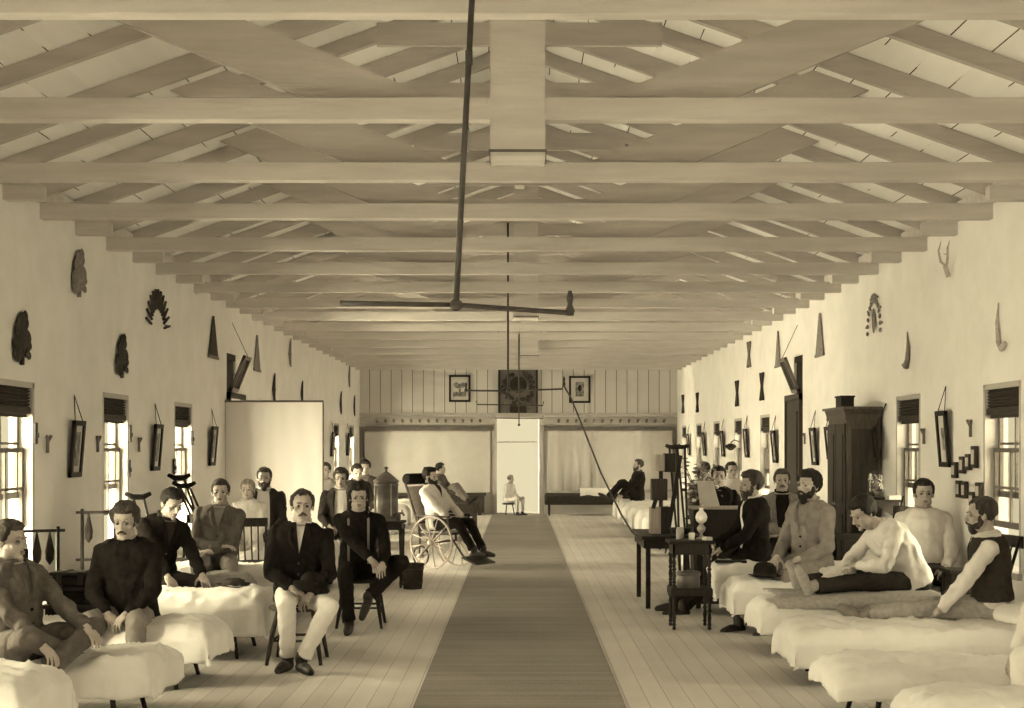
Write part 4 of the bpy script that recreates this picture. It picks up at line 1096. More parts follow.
MB().path([(-.03, 0, .15), (-.02, 0, .165), (.02, 0, .165), (.03, 0, .15)], .006, 6).build('handle', M['iron'], root)
# desk behind
root = empty('wooden_desk', (1.46, 14.35, 0)); tag(root, 'plain square-legged dark table behind the turned stand, carrying the boxes', 'table')
MB().bx((-.25, -.62, .69), (.38, .62, .725)).build('tabletop', M['wood'], root, bevel=.005)
a = MB().bx((-.22, -.58, .60), (.34, -.56, .69)).bx((-.22, .56, .60), (.34, .58, .69)).bx((-.22, -.58, .60), (-.20, .58, .69)).bx((.32, -.58, .60), (.34, .58, .69)); a.build('apron', M['wood'], root)
for x in (-.20, .30):
    for y in (-.54, .54): MB().bx((x, y-.025, 0), (x+.045, y+.025, .69)).build('leg', M['wood'], root)
# box viewer on the desk
root = empty('box_viewer', (1.42, 14.2, .725)); tag(root, 'wooden two-box viewing instrument standing on splayed struts at right', 'instrument')
MB().bx((-.085, -.10, 0), (.11, .10, .27)).build('base_box', M['wood3'], root, bevel=.006)
MB().bx((.02, -.105, .0), (.115, .105, .275)).build('base_door', M['wood'], root, bevel=.004)
MB().bx((-.07, -.08, .34), (.09, .08, .56)).build('middle_box', M['wood2'], root, bevel=.006)
MB().bx((-.03, -.09, .64), (.06, .09, .81)).build('upper_box', M['wood3'], root, bevel=.006)
MB().bx((.062, -.10, .63), (.17, .10, .82)).build('upper_hood', M['wood'], root, bevel=.006)
MB().tube((.03, 0, .27), (.03, 0, .64), .022).tube((-.05, -.05, .27), (-.02, -.03, .36), .014).build('pillar', M['wood'], root)
for x0, x1 in ((.22, .09), (-.03, -.06)): MB().beam((x0, -.1, .80 if x0 > 0 else .36), (x1, -.1, .0 if x0 > 0 else .26), .022, .04, (1, 0, 0)).build('strut', M['wood'], root)
# crutches leaning behind the desk
for i, (ub, vb, ut, vt, db, dt, lab) in enumerate(((681, 588, 673, 447, 15.3, 15.8, 'left one of two dark crutches standing between the desk and the organ'), (690, 588, 681, 447, 15.2, 15.9, 'right one of two dark crutches standing between the desk and the organ'))):
    lo = at(ub, vb, db); lo.z = 0; hi = at(ut, vt, dt); root = empty('crutch', lo); tag(root, lab, 'crutch'); dv = hi-lo; sx = V((.03, 0, 0))
    for s in (-1, 1): MB().tube(dv*.35 + sx*.3*s, dv + sx*1.4*s, .013).build('side_rail', M['wood'], root)
    MB().tube((0, 0, 0), dv*.37, .016, .017).build('shaft', M['wood'], root); MB().path([dv + V((-.085, 0, .02)), dv + V((-.04, 0, 0)), dv + V((.04, 0, 0)), dv + V((.085, 0, .02))], [.02, .026, .026, .02], 10).build('armpit_rest', M['charcoal'], root, smooth=True)
    MB().beam(dv*.7 - sx*.8, dv*.7 + sx*.8, .03, .03).build('hand_grip', M['wood'], root)
# cabinet organ
root = empty('cabinet_organ', (2.12, 15.15 - .75, 0)); tag(root, 'dark upright cabinet organ with pale top edge behind the lamp', 'organ')
MB().bx((-.33, -.18, .06), (.34, .12, .97)).build('case', M['ebony'], root, bevel=.008)
MB().bx((-.35, -.20, .97), (.36, .14, .995)).build('lid', M['wood3'], root, bevel=.004)
MB().bx((-.25, -.19, .35), (.26, -.175, .88)).build('back_panel', M['ebony'], root); MB().bx((-.35, -.2, 0), (.36, .14, .06)).build('plinth', M['ebony'], root)
o = MB().prism([(-.10, -.0, 0), (.10, -.04, 0), (.04, .05, .26), (-.12, .09, .26)], (0, .006, 0)).build('sheet_music', M['paper'], None); o.location = (1.98, 14.42, .997); tag(o, 'slanted pale sheet of music on top of the cabinet organ', 'sheet music')
# lamp, jar, cups on turned stand
root = empty('oil_lamp', (1.63, 12.42, .785)); tag(root, 'glass oil lamp with a white globe shade on the turned stand', 'lamp')
MB().lathe((0, 0, 0), [(.045, 0), (.045, .01), (.018, .02), (.012, .05), (.035, .075), (.04, .10), (.02, .125), (.018, .14)], 20).build('lamp_base', M['metal'], root, smooth=True)
MB().lathe((0, 0, .14), [(.018, 0), (.045, .02), (.055, .055), (.042, .09), (.02, .11), (.016, .14)], 20).build('globe_shade', M['porcelain'], root, smooth=True)
MB().lathe((0, 0, .27), [(.014, 0), (.014, .05), (.012, .05)], 12).build('chimney', M['glass'], root, smooth=True)
o = MB().lathe((1.435, 12.38, .785), [(.033, 0), (.036, .01), (.036, .085), (.030, .095), (.033, .105)], 20).build('preserve_jar', M['metal'], None, smooth=True); tag(o, 'pale metal-lidded jar standing on the turned stand', 'jar')
o = MB().lathe((1.53, 12.30, .785), [(.025, 0), (.028, .06), (.024, .062)], 16).build('tumbler', M['porcelain'], None, smooth=True); tag(o, 'small white tumbler between the jar and the lamp', 'tumbler')
o = MB().box((1.66, 12.24, .80), (.06, .09, .03), Matrix.Rotation(.3, 3, 'Z')).build('small_book', M['paper'], None, bevel=.003); tag(o, 'little pale book at the right corner of the turned stand', 'book')
root = empty('dark_bowl', (1.62, 13.9, .725)); tag(root, 'small dark bowl on the desk behind the jar', 'bowl')
MB().lathe((0, 0, 0), [(.05, 0), (.09, .03), (.12, .07), (.11, .075), (.05, .03)], 24).build('bowl_body', M['wood'], root, smooth=True)
# flowering plant behind
root = empty('flowering_plant', (2.10, 16.35, .0)); tag(root, 'bushy pale-flowered plant behind the crutches', 'plant')
MB().lathe((0, 0, 0), [(.16, 0), (.16, .02), (.03, .05), (.03, .62), (.12, .66), (.14, .70)], 16).build('plant_stand', M['wood'], root, smooth=True)
MB().lathe((0, 0, .70), [(.08, 0), (.11, .16), (.12, .17), (.1, .17)], 20).build('pot', M['grey'], root, smooth=True)
rnd = random.Random(9); lf = MB(); fl = MB(); stm = MB()
for i in range(26):
    a = rnd.uniform(0, 2*pi); r = rnd.uniform(.04, .24); z = .95 + rnd.uniform(0, .52); stm.path([(0, 0, .85), (cos(a)*r*.4, sin(a)*r*.4, .87+(z-.87)*.6), (cos(a)*r, sin(a)*r, z)], .004, 5)
    for k in range(5):
        q = V((cos(a)*r + rnd.uniform(-.06, .06), sin(a)*r + rnd.uniform(-.06, .06), z + rnd.uniform(-.12, .03)))
        lf.ell(q, (.035, .016, .006), Matrix.Rotation(rnd.uniform(0, 6), 3, 'Z') @ Matrix.Rotation(rnd.uniform(-1, 1), 3, 'X'), 8, 5)
    fl.ell((cos(a)*r, sin(a)*r, z), (.026, .026, .02), None, 8, 6)
stm.build('stems', M['leaf'], root); lf.build('foliage', M['leafl'], root, smooth=True); fl.build('blossoms', M['flower'], root, smooth=True)

# ------------------------------------------------------------------ wardrobe
wy0, wy1, wx = 14.55, 15.42, 3.44
root = empty('wardrobe', ((wx+3.80)/2, (wy0+wy1)/2, 0)); tag(root, 'tall dark wooden wardrobe with a moulded cornice against the right wall', 'wardrobe')
hx = (3.80-wx)/2; hy = (wy1-wy0)/2
MB().bx((-hx, -hy, .08), (hx, hy, 1.94)).build('carcase', M['walnut'], root, bevel=.004)
MB().bx((-hx-.02, -hy-.02, 0), (hx, hy+.02, .08)).build('plinth', M['walnut'], root)
m = MB().bx((-hx-.02, -hy-.015, 1.90), (hx, hy+.015, 1.95)); m.prism([(-hx-.02, -hy-.015, 1.95), (hx, -hy-.015, 1.95), (hx, -hy-.07, 2.01), (-hx-.055, -hy-.07, 2.01)], (0, 2*hy+.03, 0)); m.bx((-hx-.055, -hy-.07, 2.01), (hx, hy+.07, 2.035)); m.build('cornice', M['walnut'], root)
for s in (-1, 1):
    d = MB().bx((-hx-.018, s*.01, .14), (-hx, s*(hy-.03), 1.86))
    for z0, z1 in ((.25, .9), (1.02, 1.74)): d.bx((-hx-.028, s*.09, z0), (-hx-.018, s*(hy-.10), z1))
    dd_ = d.build('door', M['walnut2'], root, bevel=.003); MB().ell((-hx-.035, s*.045, 1.0), (.014, .014, .014), None, 10, 8).build('knob', M['metal'], dd_)
for z0, z1 in ((.25, .95), (1.05, 1.8)): MB().bx((-hx+.05, -hy-.012, z0), (hx-.04, -hy, z1)).build('side_panel', M['walnut2'], root)
o = MB().bx((3.46, 14.90, 2.035), (3.60, 15.16, 2.15)).bx((3.45, 14.89, 2.145), (3.61, 15.17, 2.165)).build('small_box', M['wood'], None, bevel=.004); tag(o, 'small dark box on top of the tall wardrobe', 'box')
# wall shelf with glass dome and bag
y0 = 13.95
root = empty('wall_shelf', (XR-.2, y0, 1.06)); tag(root, 'small wall shelf in front of the wardrobe holding a glass dome', 'shelf')
MB().bx((-.17, -.20, 0), (.19, .14, .022)).build('shelf_board', M['wood2'], root, bevel=.004)
MB().prism([(.19, -.05, 0), (-.10, -.05, 0), (.19, -.05, -.18)], (0, .03, 0)).build('bracket', M['wood2'], root)
root = empty('glass_dome', (XR-.24, y0-.03, 1.082)); tag(root, 'tall glass dome of dried flowers on the wall shelf', 'glass dome')
MB().lathe((0, 0, 0), [(.10, 0), (.10, .02), (.08, .03)], 24).build('dome_base', M['wood'], root, smooth=True)
MB().lathe((0, 0, .02), [(.085, 0), (.085, .18), (.075, .235), (.045, .27), (.004, .285)], 24).build('dome_glass', M['glass'], root, smooth=True)
fl = MB()
for i in range(22): a = rnd.uniform(0, 6.3); r = rnd.uniform(.0, .055); fl.ell((cos(a)*r, sin(a)*r, .06+rnd.uniform(0, .18)), (.017, .017, .014), None, 8, 5).tube((0, 0, .03), (cos(a)*r, sin(a)*r, .08), .003, None, 4)
fl.build('dried_flowers', M['leafl'], root, smooth=True)
o = MB().box((XR-.09, y0-.12, 1.105), (.13, .09, .045), Matrix.Rotation(.2, 3, 'Z')).build('shelf_book', M['paper'], None, bevel=.004); tag(o, 'pale closed book on the wall shelf beside the glass dome', 'book')
o = MB().path([(XR-.07, y0-.10-.14, 1.03), (XR-.07, y0-.24, .80)], [.05, .065], 12).ell((XR-.07, y0-.24, .79), (.065, .06, .05)).path([(XR-.05, y0-.24, 1.02), (XR-.02, y0-.24, 1.12), (XR-.01, y0-.24, 1.12)], .008, 6).build('cloth_bag', M['charcoal'], None, smooth=True); tag(o, 'dark cloth bag hanging from the right wall below the glass dome', 'bag')
# tilted narrow frame on a cord
y_ = wy(886); root = empty('tilted_frame', on_wall(1, y_, wz(444, y_))); tag(root, 'narrow tilted frame hanging from a slanting cord right of the wardrobe', 'picture')
rot = Matrix.Rotation(-.42, 3, 'X'); m = MB()
for q in (-.045, .045): m.box((-.10, q, 0), (.03, .022, .34), rot)
for q in (-.16, .16): m.box(V((-.10, 0, 0)) + rot @ V((0, 0, q)), (.03, .11, .025), rot)
m.build('frame', M['wood'], root); MB().box((-.095, 0, 0), (.008, .08, .31), rot).build('mount', M['print_'], root)
MB().path([V((-.09, 0, 0)) + rot @ V((0, 0, .17)), (-.005, -.06, .42)], .008, 6).build('cord', M['wood'], root)
# dark bedside tables near the wardrobe and on the left
def bedside(p, w, d, h, label, m='wood', doors=True):
    root = empty('bedside_table', p); tag(root, label, 'bedside table')
    MB().bx((-w/2-.02, -d/2-.02, h-.03), (w/2+.02, d/2+.02, h)).build('top', M[m], root, bevel=.004)
    for sx in (-1, 1):
        for sy in (-1, 1): MB().bx((sx*(w/2-.04), sy*(d/2-.04), 0), (sx*w/2, sy*d/2, h-.03)).build('leg', M[m], root)
    MB().bx((-w/2+.01, -d/2+.01, h*.35), (w/2-.01, d/2-.01, h-.03)).build('case', M[m], root)
    if doors: o = MB().bx((-w/2+.05, -d/2-.006, h*.4), (w/2-.05, -d/2+.012, h-.06)).build('door', M[m], root); MB().ell((w/2-.09, -d/2-.014, h*.7), (.012, .012, .012), None, 8, 6).build('knob', M['metal'], o)
bedside((3.42, 14.18, 0), .40, .28, .72, 'dark bedside cabinet standing before the tall wardrobe')
bedside((XR-.20, 11.25, 0), .30, .26, .62, 'dark bedside table between the two men at the right wall')
# spindle-back chair and stool by the right wall
chair((XR-.42, 10.55-.15, 0), R(100), 'dark spindle chair against the right wall below the small photographs', 'wood', .52)
# left bedside racks
def rack(p, w, h, label, rz=0, n=3):
    root = empty('towel_stand', p, rz); tag(root, label, 'towel stand')
    for s in (-1, 1): MB().tube((s*w/2, 0, 0), (s*w/2, 0, h), .017, .013, 8).build('post', M['wood'], root, smooth=True)
    for i, z in enumerate((h-.03, h*.62, h*.25)): MB().tube((-w/2-.05, 0, z), (w/2+.05, 0, z), .011, None, 8).build('rail', M['wood'], root, smooth=True)
    for i in range(n):
        x = -w*.3 + i*w*.3; q = MB(); zz = h-.04
        q.v = []; q.lathe((x, -.02, zz-.24), [(.004, 0), (.03, .04), (.034, .10), (.02, .17), (.006, .24)], 8); q.v = [V((a.x, (a.y+.02)*.5-.02, a.z)) for a in q.v]
        q.build('hanging_cloth', M['charcoal'], root, smooth=True)
rack((XL+.32, 10.1 + .08, 0), .30, 1.02, 'dark towel stand against the left wall near the grey-coated man', R(25), 3)
rack((XL+.40, 11.42, 0), .26, 1.10, 'dark towel stand at the second left window, with one hanging cloth', R(15), 1)
root = empty('leather_trunk', (-3.42, 10.15+.0, .0)); 
bpy.data.objects.remove(root)
def trunk(p, w, d, h, label, rz=0):
    root = empty('leather_trunk', p, rz); tag(root, label, 'trunk')
    MB().bx((-w/2, -d/2, 0), (w/2, d/2, h*.72)).build('trunk_body', M['black'], root, bevel=.015); MB().bx((-w/2-.006, -d/2-.006, h*.74), (w/2+.006, d/2+.006, h)).build('trunk_lid', M['charcoal'], root, bevel=.02)
    for x in (-w*.25, w*.25): MB().bx((x-.018, -d/2-.014, 0.01), (x+.018, d/2+.014, h+.006)).build('strap', M['wood'], root)
y_ = 10.2
bedside((XL+.62, y_, 0), .40, .26, .46, 'low dark locker beneath the stacked trunks on the left', doors=False)
trunk((XL+.62, y_, .46), .40, .24, .13, 'lower black leather trunk of the pile by the left wall', .05); trunk((XL+.60, y_, .592), .32, .22, .10, 'upper black leather trunk on top of the pile by the left wall', -.06)
# crutches leaning at left
def crutch(lo, hi, label, m='wood2', side=(1, 0, 0)):
    lo = V(lo); hi = V(hi); root = empty('crutch', lo); tag(root, label, 'crutch'); dv = hi-lo; sx = V(side)*.03
    for s in (-1, 1): MB().tube(dv*.3 + sx*.3*s, dv + sx*1.7*s, .013).build('side_rail', M[m], root)
    MB().tube((0, 0, 0), dv*.32, .016, .018).build('shaft', M[m], root)
    MB().path([dv - V(side)*.12 + V((0, 0, .035)), dv - V(side)*.05, dv + V(side)*.05, dv + V(side)*.12 + V((0, 0, .035))], [.02, .028, .028, .02], 10).build('armpit_rest', M['black'], root, smooth=True)
    MB().tube(dv*.66 - sx*1.3, dv*.66 + sx*1.3, .015).build('hand_grip', M[m], root)
p = at(179, 478, 15.0); crutch((p.x+.42, 15.3, 0), p, 'long wooden crutch leaning under the third left window', 'wood')
p = at(184, 482, 14.6); crutch((p.x+.55, 14.8, 0), p + V((0, 0, -.04)), 'second wooden crutch leaning beside the third left window', 'wood')
p = at(138, 497, 13.1); crutch((p.x+.38, 12.9, 0), p, 'crutch with a padded top behind the man in the dark jersey', 'wood')
chair((-3.28, 13.75, 0), R(160), 'dark spindle chair beside the man with crossed arms', 'wood', .50)
chair((-2.72, 12.62-.02+1.45, 0), R(200), 'dark chair partly hidden behind the man with crossed arms', 'wood', .45)
chair((3.00, 14.15, 0), R(165), 'dark spindle chair beside the shawl-wearing man at right', 'wood', .5)
# white wall lamp bracket with dark shade on the right wall
y_ = 24.0; root = empty('wall_lamp', on_wall(1, y_, 1.66)); tag(root, 'small dark-shaded bracket lamp projecting from the right wall', 'lamp')
MB().path([(0, 0, .05), (-.09, 0, .08), (-.15, 0, .03)], .012, 6).build('bracket', M['iron'], root); MB().lathe((-.15, 0, -.10), [(.03, 0), (.09, .05), (.10, .08), (.03, .12)], 18).build('shade', M['charcoal'], root, smooth=True)
# ------------------------------------------------------------------ the men of the ward
def feet_at(s, y1, z, x=.12, y2=None): return ((x, y1, z), (-x, y2 if y2 is not None else y1, z))
# --- left side
person('man in a long grey coat seated cross-legged on a cot at the far left', (-2.90, 8.0, .34), (.95, -.42), lean=(-.12, .06), head=(.25, .05, 0),
       hands=((.22, .42, .14), (-.10, .46, .20)), feet=((-.10, .28, .08), (.20, .42, .04)), legpoles=((.9, .6, .4), (-.6, 1, .5)), topm='grey', legm='grey', shirtm='grey', hairm='hair_mid', toe=((-1, .2, 0), (1, .3, 0)), opening='v', skirt=.5)
person('man in a dark jersey with a moustache, hands in lap on a left cot', (-2.68, 9.52, .36), (.02, -1), bulk=.018, lean=(.10, .02), head=(0, .16, 0), hands=((.06, .31, .13), (-.06, .32, .13)),
       curl=(.9, .9), top='shirt', topm='black', shirtm='charcoal', legm='lgrey', hairm='hair_mid', hair='bushy', beard='moustache', poles=((1, -.4, -.6), (-1, -.4, -.6)), feet=feet_at(1, .47, -.32, .16), s=1.02)
person('man in black leaning forward with lowered head behind the jersey-clad man', (-3.04, 11.5, .42), (.75, -.65), lean=(.28, -.1), head=(-.1, .45, 0), hands=((.20, .52, .10), (-.12, .50, .12)), topm='black', legm='black', shirtm='charcoal', hairm='hair_dark', feet=feet_at(1, .46, -.36, .15), s=1.03)
person('man in a light open jacket with crossed arms, seated on a left cot', (-2.82, 12.95, .46), (.14, -1), lean=(.0, -.05), head=(.0, .02, 0), hands=((-.03, .22, .23), (.05, .27, .19)), handdir=((-1, .0, .1), (1, -.1, 0)),
       topm='grey', shirtm='lgrey', legm='lgrey', hairm='hair_mid', opening='v', feet=feet_at(1, .45, -.36, .13), poles=((1, -.2, -.8), (-1, -.2, -.8)), s=1.0)
person('boy in a pale shirt sitting in front of the white screen', (-2.92, 14.9, .50), (.1, -1), head=(-.1, .08, 0), top='shirt', topm='cream', legm='cream', hairm='hair_light', hands=((.10, .30, .12), (-.08, .32, .12)), s=.90, feet=feet_at(1, .45, -.40))
person('bearded man in a dark coat over a white shirt against the white screen', (-2.90, 15.75, .53), (.06, -1), head=(.05, .0, 0), topm='charcoal', shirtm='white', legm='grey', opening='wide', beard='full', hairm='hair_mid', hands=((.16, .34, .14), (-.16, .34, .14)), s=1.0, feet=feet_at(1, .45, -.43))
def brooch(body, HM, sp, arms, legs, child):
    m = MB()
    for t, w in ((.36, .03), (.30, .02), (.22, .035)):
        cc, rr, ff, uu = sp(t); m.ell(cc + rr*w + ff*.146, (.008, .006, .03), None, 8, 6)
    child('watch_chain', m.mesh('watch_chain', True), 'tin')
chair((-1.66, 10.38, 0), R(180), 'wooden chair under the moustached man near the aisle', 'wood2', .42)
person('moustached man in dark jacket and white trousers on a chair near the aisle', (-1.64, 10.30, .42), (.10, -1), lean=(.02, -.05), head=(.10, .0, 0), hands=((.03, .27, .16), (-.10, .30, .12)), curl=(.8, .8),
       topm='black', shirtm='white', legm='white', hair='thin', hairm='hair_mid', beard='moustache', opening='v', vw=.03, feet=((.06, .30, -.33), (-.04, .40, -.33)), legpoles=((-.05, 1, .5), (-.55, 1, .3)), poles=((1, -.5, -.6), (-1, -.5, -.6)), s=1.03, toe=((.35, 1, 0), (-.45, 1, 0)))
h_ = hat('bowler_hat', V((-1.50, 9.93, .575)), 'black felt hat resting on the moustached man\'s thigh', .3, 'black', (-.35, .3, .2))
chair((-1.42, 12.45, 0), R(180), 'wooden chair under the man with dark braces, behind the moustached man', 'wood', .43)
person('young man with braces over a dark shirt, legs crossed, seated near the aisle', (-1.44, 12.38, .43), (.12, -1), lean=(.16, .0), head=(.05, .12, 0), hands=((-.10, .40, .20), (-.20, .42, .16)), top='shirt', topm='black', legm='black', hair='bushy', hairm='hair_dark',
       braces=True, feet=((.08, .40, -.34), (-.08, .38, -.13)), legpoles=((.1, 1, .5), (-1.2, 1, .55)), s=1.02, curl=(.7, .9), toe=((.1, 1, 0), (.3, .6, -.7)))
person('man in an open dark coat and white shirt seated behind the man with braces', (-2.18, 16.9, .50), (.12, -1), head=(-.05, .05, 0), topm='charcoal', shirtm='white', legm='charcoal', opening='wide', hairm='hair_mid', hair='bushy', feet=feet_at(1, .45, -.42))
cot(-1, 17.25, -1.95, .48, 'white cot beside the screen under the man in the open dark coat', 40, fine=False)
person('pale-faced man just past the right edge of the white screen', (-2.92, 20.8, .52), (.15, -1), head=(-.3, 0, 0), top='shirt', topm='lgrey', legm='grey', hairm='hair_mid', feet=feet_at(1, .45, -.44), s=1.02)
person('dark-haired man turned sideways between the screen and the urn', (-2.42, 20.5, .52), (.55, -.8), head=(-.2, .25, 0), topm='charcoal', legm='charcoal', shirtm='grey', hairm='hair_dark', feet=feet_at(1, .45, -.44))
person('man in grey jacket farthest back beside the urn on the left', (-2.48, 22.2, .55), (.2, -1), head=(.0, 0, 0), topm='grey', legm='charcoal', shirtm='lgrey', hairm='hair_dark', hair='bushy', feet=feet_at(1, .45, -.47))
# wheelchair
wp = WC + Matrix.Rotation(wrz, 3, 'Z') @ V((0, -.12, .49))
person('long-bearded man in a pale coat and cap reclining in the wheelchair', tuple(wp), (fw.x, fw.y), lean=(-.33, 0), head=(.25, .05, 0), hands=((.10, .32, .12), (-.12, .34, .14)), topm='cream', legm='black', shirtm='charcoal', hairm='hair_dark', beard='long',
       opening='v', feet=feet_at(1, .66, -.24, .10), s=1.03, extra=lambda body, HM, sp, arms, legs, child: child('cap', (lambda m: (m.transform(HM), m)[1])(MB().lathe((0, -.012, .075), [(.082, -.01), (.088, .02), (.08, .045), (.03, .052)], 20).mesh('cap', True)), 'black'))
# boy with folded knee
o = MB().bx((-1.95, 25.75, .50), (-.75, 26.25, .56)).bx((-1.9, 25.8, 0), (-1.82, 25.88, .5)).bx((-.88, 25.8, 0), (-.8, 25.88, .5)).bx((-1.9, 26.12, 0), (-1.82, 26.2, .5)).bx((-.88, 26.12, 0), (-.8, 26.2, .5)).build('wooden_bench', M['wood2'], None); tag(o, 'plain bench behind the wheelchair under the seated boy', 'bench')
person('boy in a light striped shirt sitting sideways with drawn-up knees behind the wheelchair', (-1.48, 26.0, .56), (.95, -.3), lean=(-.05, 0), head=(.5, 0, 0), top='shirt', topm='grey', legm='lgrey', hairm='hair_dark', hands=((.10, .38, .20), (-.12, .38, .20)), feet=((.08, .62, .06), (-.08, .60, .06)), legpoles=((.1, .3, 1), (-.1, .3, 1)), s=.9)
# person in the end doorway
root = empty('low_stool', (-.26, 33.05, 0)); tag(root, 'low stool in the end doorway under the pale seated figure', 'stool')
MB().lathe((0, 0, .25), [(.14, 0), (.15, .01), (.15, .03), (.14, .035)], 16).build('seat', M['wood2'], root)
for a_ in range(3): MB().tube((.09*cos(a_*2.1), .09*sin(a_*2.1), .26), (.14*cos(a_*2.1), .14*sin(a_*2.1), 0), .015, None, 6).build('leg', M['wood2'], root)
person('pale figure seated low in the bright end doorway', (-.26, 33.05, .28), (.8, -.6), lean=(.12, 0), top='shirt', topm='white', legm='white', hairm='hair_light', feet=feet_at(1, .42, -.27), s=.80)
# --- right side
person('small dark-clad figure in profile with a stretched leg on a far right cot', (2.36, 27.72, .53), (-1, -.1), lean=(-.08, 0), head=(0, -.05, 0), topm='black', legm='black', shirtm='grey', hairm='hair_mid', beard='full', opening='v', hands=((.15, .34, .12), (-.15, .34, .12)), feet=((.08, .60, .08), (-.08, .58, .08)), legpoles=((.1, .2, 1), (-.1, .2, 1)), s=1.0)
person('dark-skinned man seen between the plant and the cabinet organ', (2.80, 20.9, .54), (-.5, -1), head=(-.2, .1, 0), topm='grey', legm='charcoal', shirtm='white', skin='skin_dark', hairm='hair_dark', feet=feet_at(1, .45, -.46), opening='wide')
person('man in a black top with cropped hair behind the cabinet organ', (2.38, 16.55, .50), (-.1, -1), head=(0, .0, 0), top='shirt', topm='black', legm='black', hairm='hair_dark', feet=feet_at(1, .45, -.42), s=1.04)
person('man in a white shirt farther back behind the cabinet organ', (3.13, 20.5, .53), (.15, -1), head=(.1, 0, 0), top='shirt', topm='white', legm='grey', hairm='hair_dark', feet=feet_at(1, .45, -.45), s=1.02)
person('bearded man in a black coat in profile beside the desk', (2.30, 13.55, .47), (-1, -.08), lean=(.02, .0), head=(.12, .06, 0), topm='black', shirtm='white', legm='black', hair='bushy', hairm='hair_mid', beard='full', opening='wide', hands=((.12, .36, .17), (-.10, .34, .14)), feet=((.12, .74, -.38), (-.16, .70, -.38)), s=1.06, skirt=.4)
person('moustached man in a light shawl-like jacket seated at right, hands at his chest', (2.84, 15.0, .49), (-.12, -1), head=(0, .0, 0), topm='lgrey', shirtm='black', legm='charcoal', hairm='hair_mid', beard='moustache', opening='open', hands=((-.02, .22, .22), (.05, .23, .16)), handdir=((-1, .2, .1), (1, .1, 0)), feet=feet_at(1, .44, -.41), s=1.04)
person('bearded man in a long light grey coat seated on a cot at right, looking left', (2.62, 12.42, .46), (-.82, -.57), lean=(.06, -.03), head=(.05, -.06, 0), topm='lgrey', shirtm='lgrey', legm='lgrey', hairm='hair_dark', beard='full', hair='bushy', opening='v', hands=((.10, .30, .15), (-.12, .28, .15)), feet=((.16, .66, -.36), (-.14, .60, -.36)), s=1.10, skirt=.55)
person('dark-haired man in a white shirt bent over sewing, legs stretched along a cot', (3.12, 11.05, .44), (-1, -.22), bulk=.015, lean=(.72, .05), head=(.1, .5, 0), top='shirt', topm='white', legm='charcoal', hair='bushy', hairm='hair_dark', hands=((.05, .50, .20), (-.04, .46, .22)), feet=((.09, .92, .10), (-.10, .90, .08)), legpoles=((.1, .2, 1), (-.2, .2, 1)), shoes='blanket', toe=((-.1, .35, 1), (.15, .35, 1)), s=1.05, curl=(1, 1), poles=((1, -.2, -.3), (-1, -.2, -.3)))
person('young man in a loose white shirt facing front against the right wall', (3.50, 12.0, .44), (-.12, -1), bulk=.010, lean=(-.02, 0), head=(0, .0, 0), top='shirt', topm='white', legm='charcoal', hairm='hair_dark', hands=((.08, .30, .16), (-.12, .32, .15)), feet=feet_at(1, .45, -.36), s=1.05, fatleg=1.1)
person('bearded man in a dark vest and white sleeves turned away at the right edge', (3.40, 9.95, .36), (-.92, .25), lean=(.10, -.05), head=(.05, .08, 0), top='vest', topm='white', legm='blanket', hairm='hair_mid', beard='short', hair='thin', hands=((.25, .20, .20), (-.22, .36, .08)), feet=((.08, .90, .00), (-.08, .91, .00)), legpoles=((.1, .2, 1), (-.1, .2, 1)), s=1.05, shoes='lgrey', toe=((-.1, .8, .6), (.1, .8, .6)), poles=((1, -.3, -.6), (-1, -.4, -.4)))
person('white-sleeved arm and shoulder of someone at the extreme lower right edge', (3.0, 7.25, .46), (-.75, -.6), lean=(.12, -.05), head=(0, .1, 0), top='shirt', topm='white', legm='white', hairm='hair_mid', hands=((.28, .26, .06), (-.2, .3, .12)), feet=feet_at(1, .45, -.36), poles=((1, -.6, .2), (-1, -.5, -.6)))
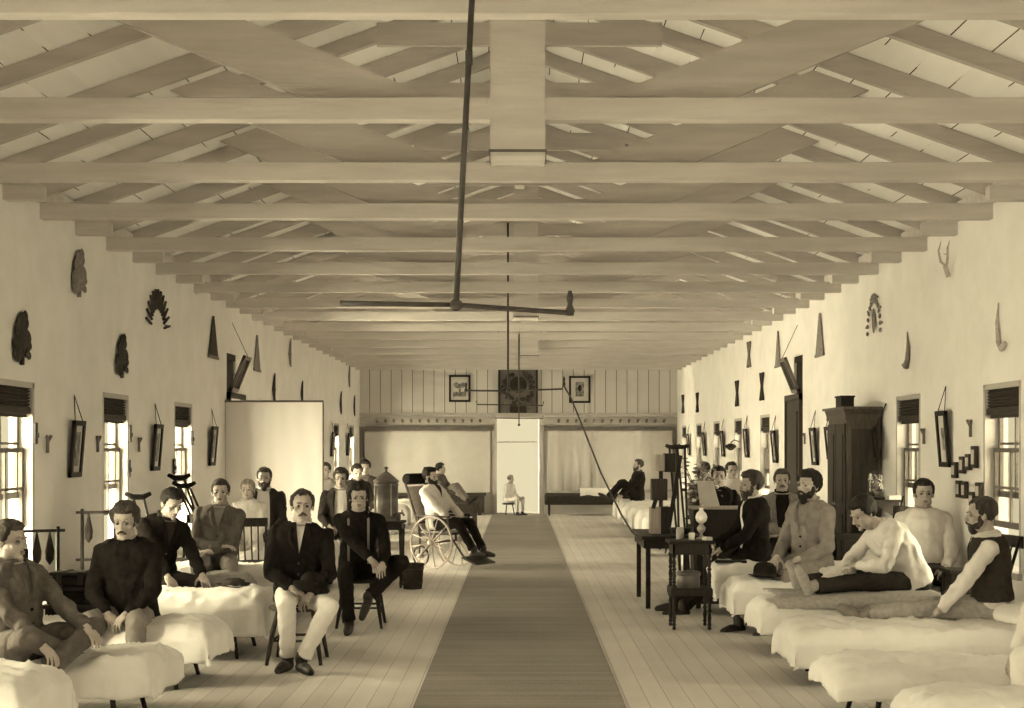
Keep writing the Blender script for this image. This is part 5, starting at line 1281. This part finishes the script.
# things in hands
m = MB()
for i in range(16):
    a = i*.8; m.ell((2.52 + .05*sin(a)*(i % 3), 10.98 + .04*cos(a), .60 + .012*(i % 4)), (.06, .05, .03), Matrix.Rotation(a, 3, 'Z'), 10, 7)
m.ell((2.48, 10.9, .56), (.12, .08, .05), None, 14, 9)
o = link('sewing_cloth', remesh(m, .01, 2, .006, 14, 3), M['white']); tag(o, 'bundle of white cloth being sewn by the bent man', 'cloth')
o = MB().box((3.42, 11.50, .62), (.17, .12, .02), Matrix.Rotation(.4, 3, 'Z') @ Matrix.Rotation(.2, 3, 'X')).build('open_booklet', M['black'], None, bevel=.003); tag(o, 'dark booklet in the lap of the front-facing man in white', 'book')
o = MB().box((2.02, 13.25, .515), (.30, .13, .022), Matrix.Rotation(-.1, 3, 'Z')).build('walking_board', M['wood'], None, bevel=.004); tag(o, 'flat dark board lying on the cot beside the black-coated man', 'board')
# ------------------------------------------------------------------ light and camera
sc_ = bpy.context.scene
w = bpy.data.worlds.new('sky'); sc_.world = w; w.use_nodes = True
bg = w.node_tree.nodes['Background']; bg.inputs['Color'].default_value = (1, .885, .565, 1); bg.inputs['Strength'].default_value = .80
def sun(name, d, ang, e):
    l = bpy.data.lights.new(name, 'SUN'); l.angle = R(ang); l.energy = e; l.color = (1, .885, .565)
    o = bpy.data.objects.new(name, l); C.objects.link(o); o.rotation_euler = V(d).to_track_quat('-Z', 'Y').to_euler()
sun('skylight_left', (1, .22, .0), 110, SL)
sun('skylight_right', (-1, .35, .0), 85, SR)
sun('rear_fill_sun', (.06, 1, -.10), 50, SB)  # added soft fill from behind the camera, entering by the rear doorway
cam = bpy.data.cameras.new('camera'); co = bpy.data.objects.new('camera', cam); C.objects.link(co)
co.location = (0, 0, CH); co.rotation_euler = (R(90), 0, 0)
cam.sensor_width = 36; cam.lens = 36*F/1024; cam.shift_x = -(CX-512)/1024; cam.shift_y = (HY-354)/1024
cam.clip_end = 300; cam.clip_start = .05
sc_.camera = co
vs_ = sc_.view_settings; vs_.view_transform = 'Standard'; vs_.look = 'None'; vs_.gamma = 1; vs_.use_curve_mapping = False
vs_.exposure = EXPO
sc_.cycles.max_bounces = 12; sc_.cycles.diffuse_bounces = 7; sc_.cycles.transparent_max_bounces = 12
sc_.cycles.use_denoising = True; sc_.cycles.sample_clamp_indirect = 6
bpy.data.scenes.remove(TMP)
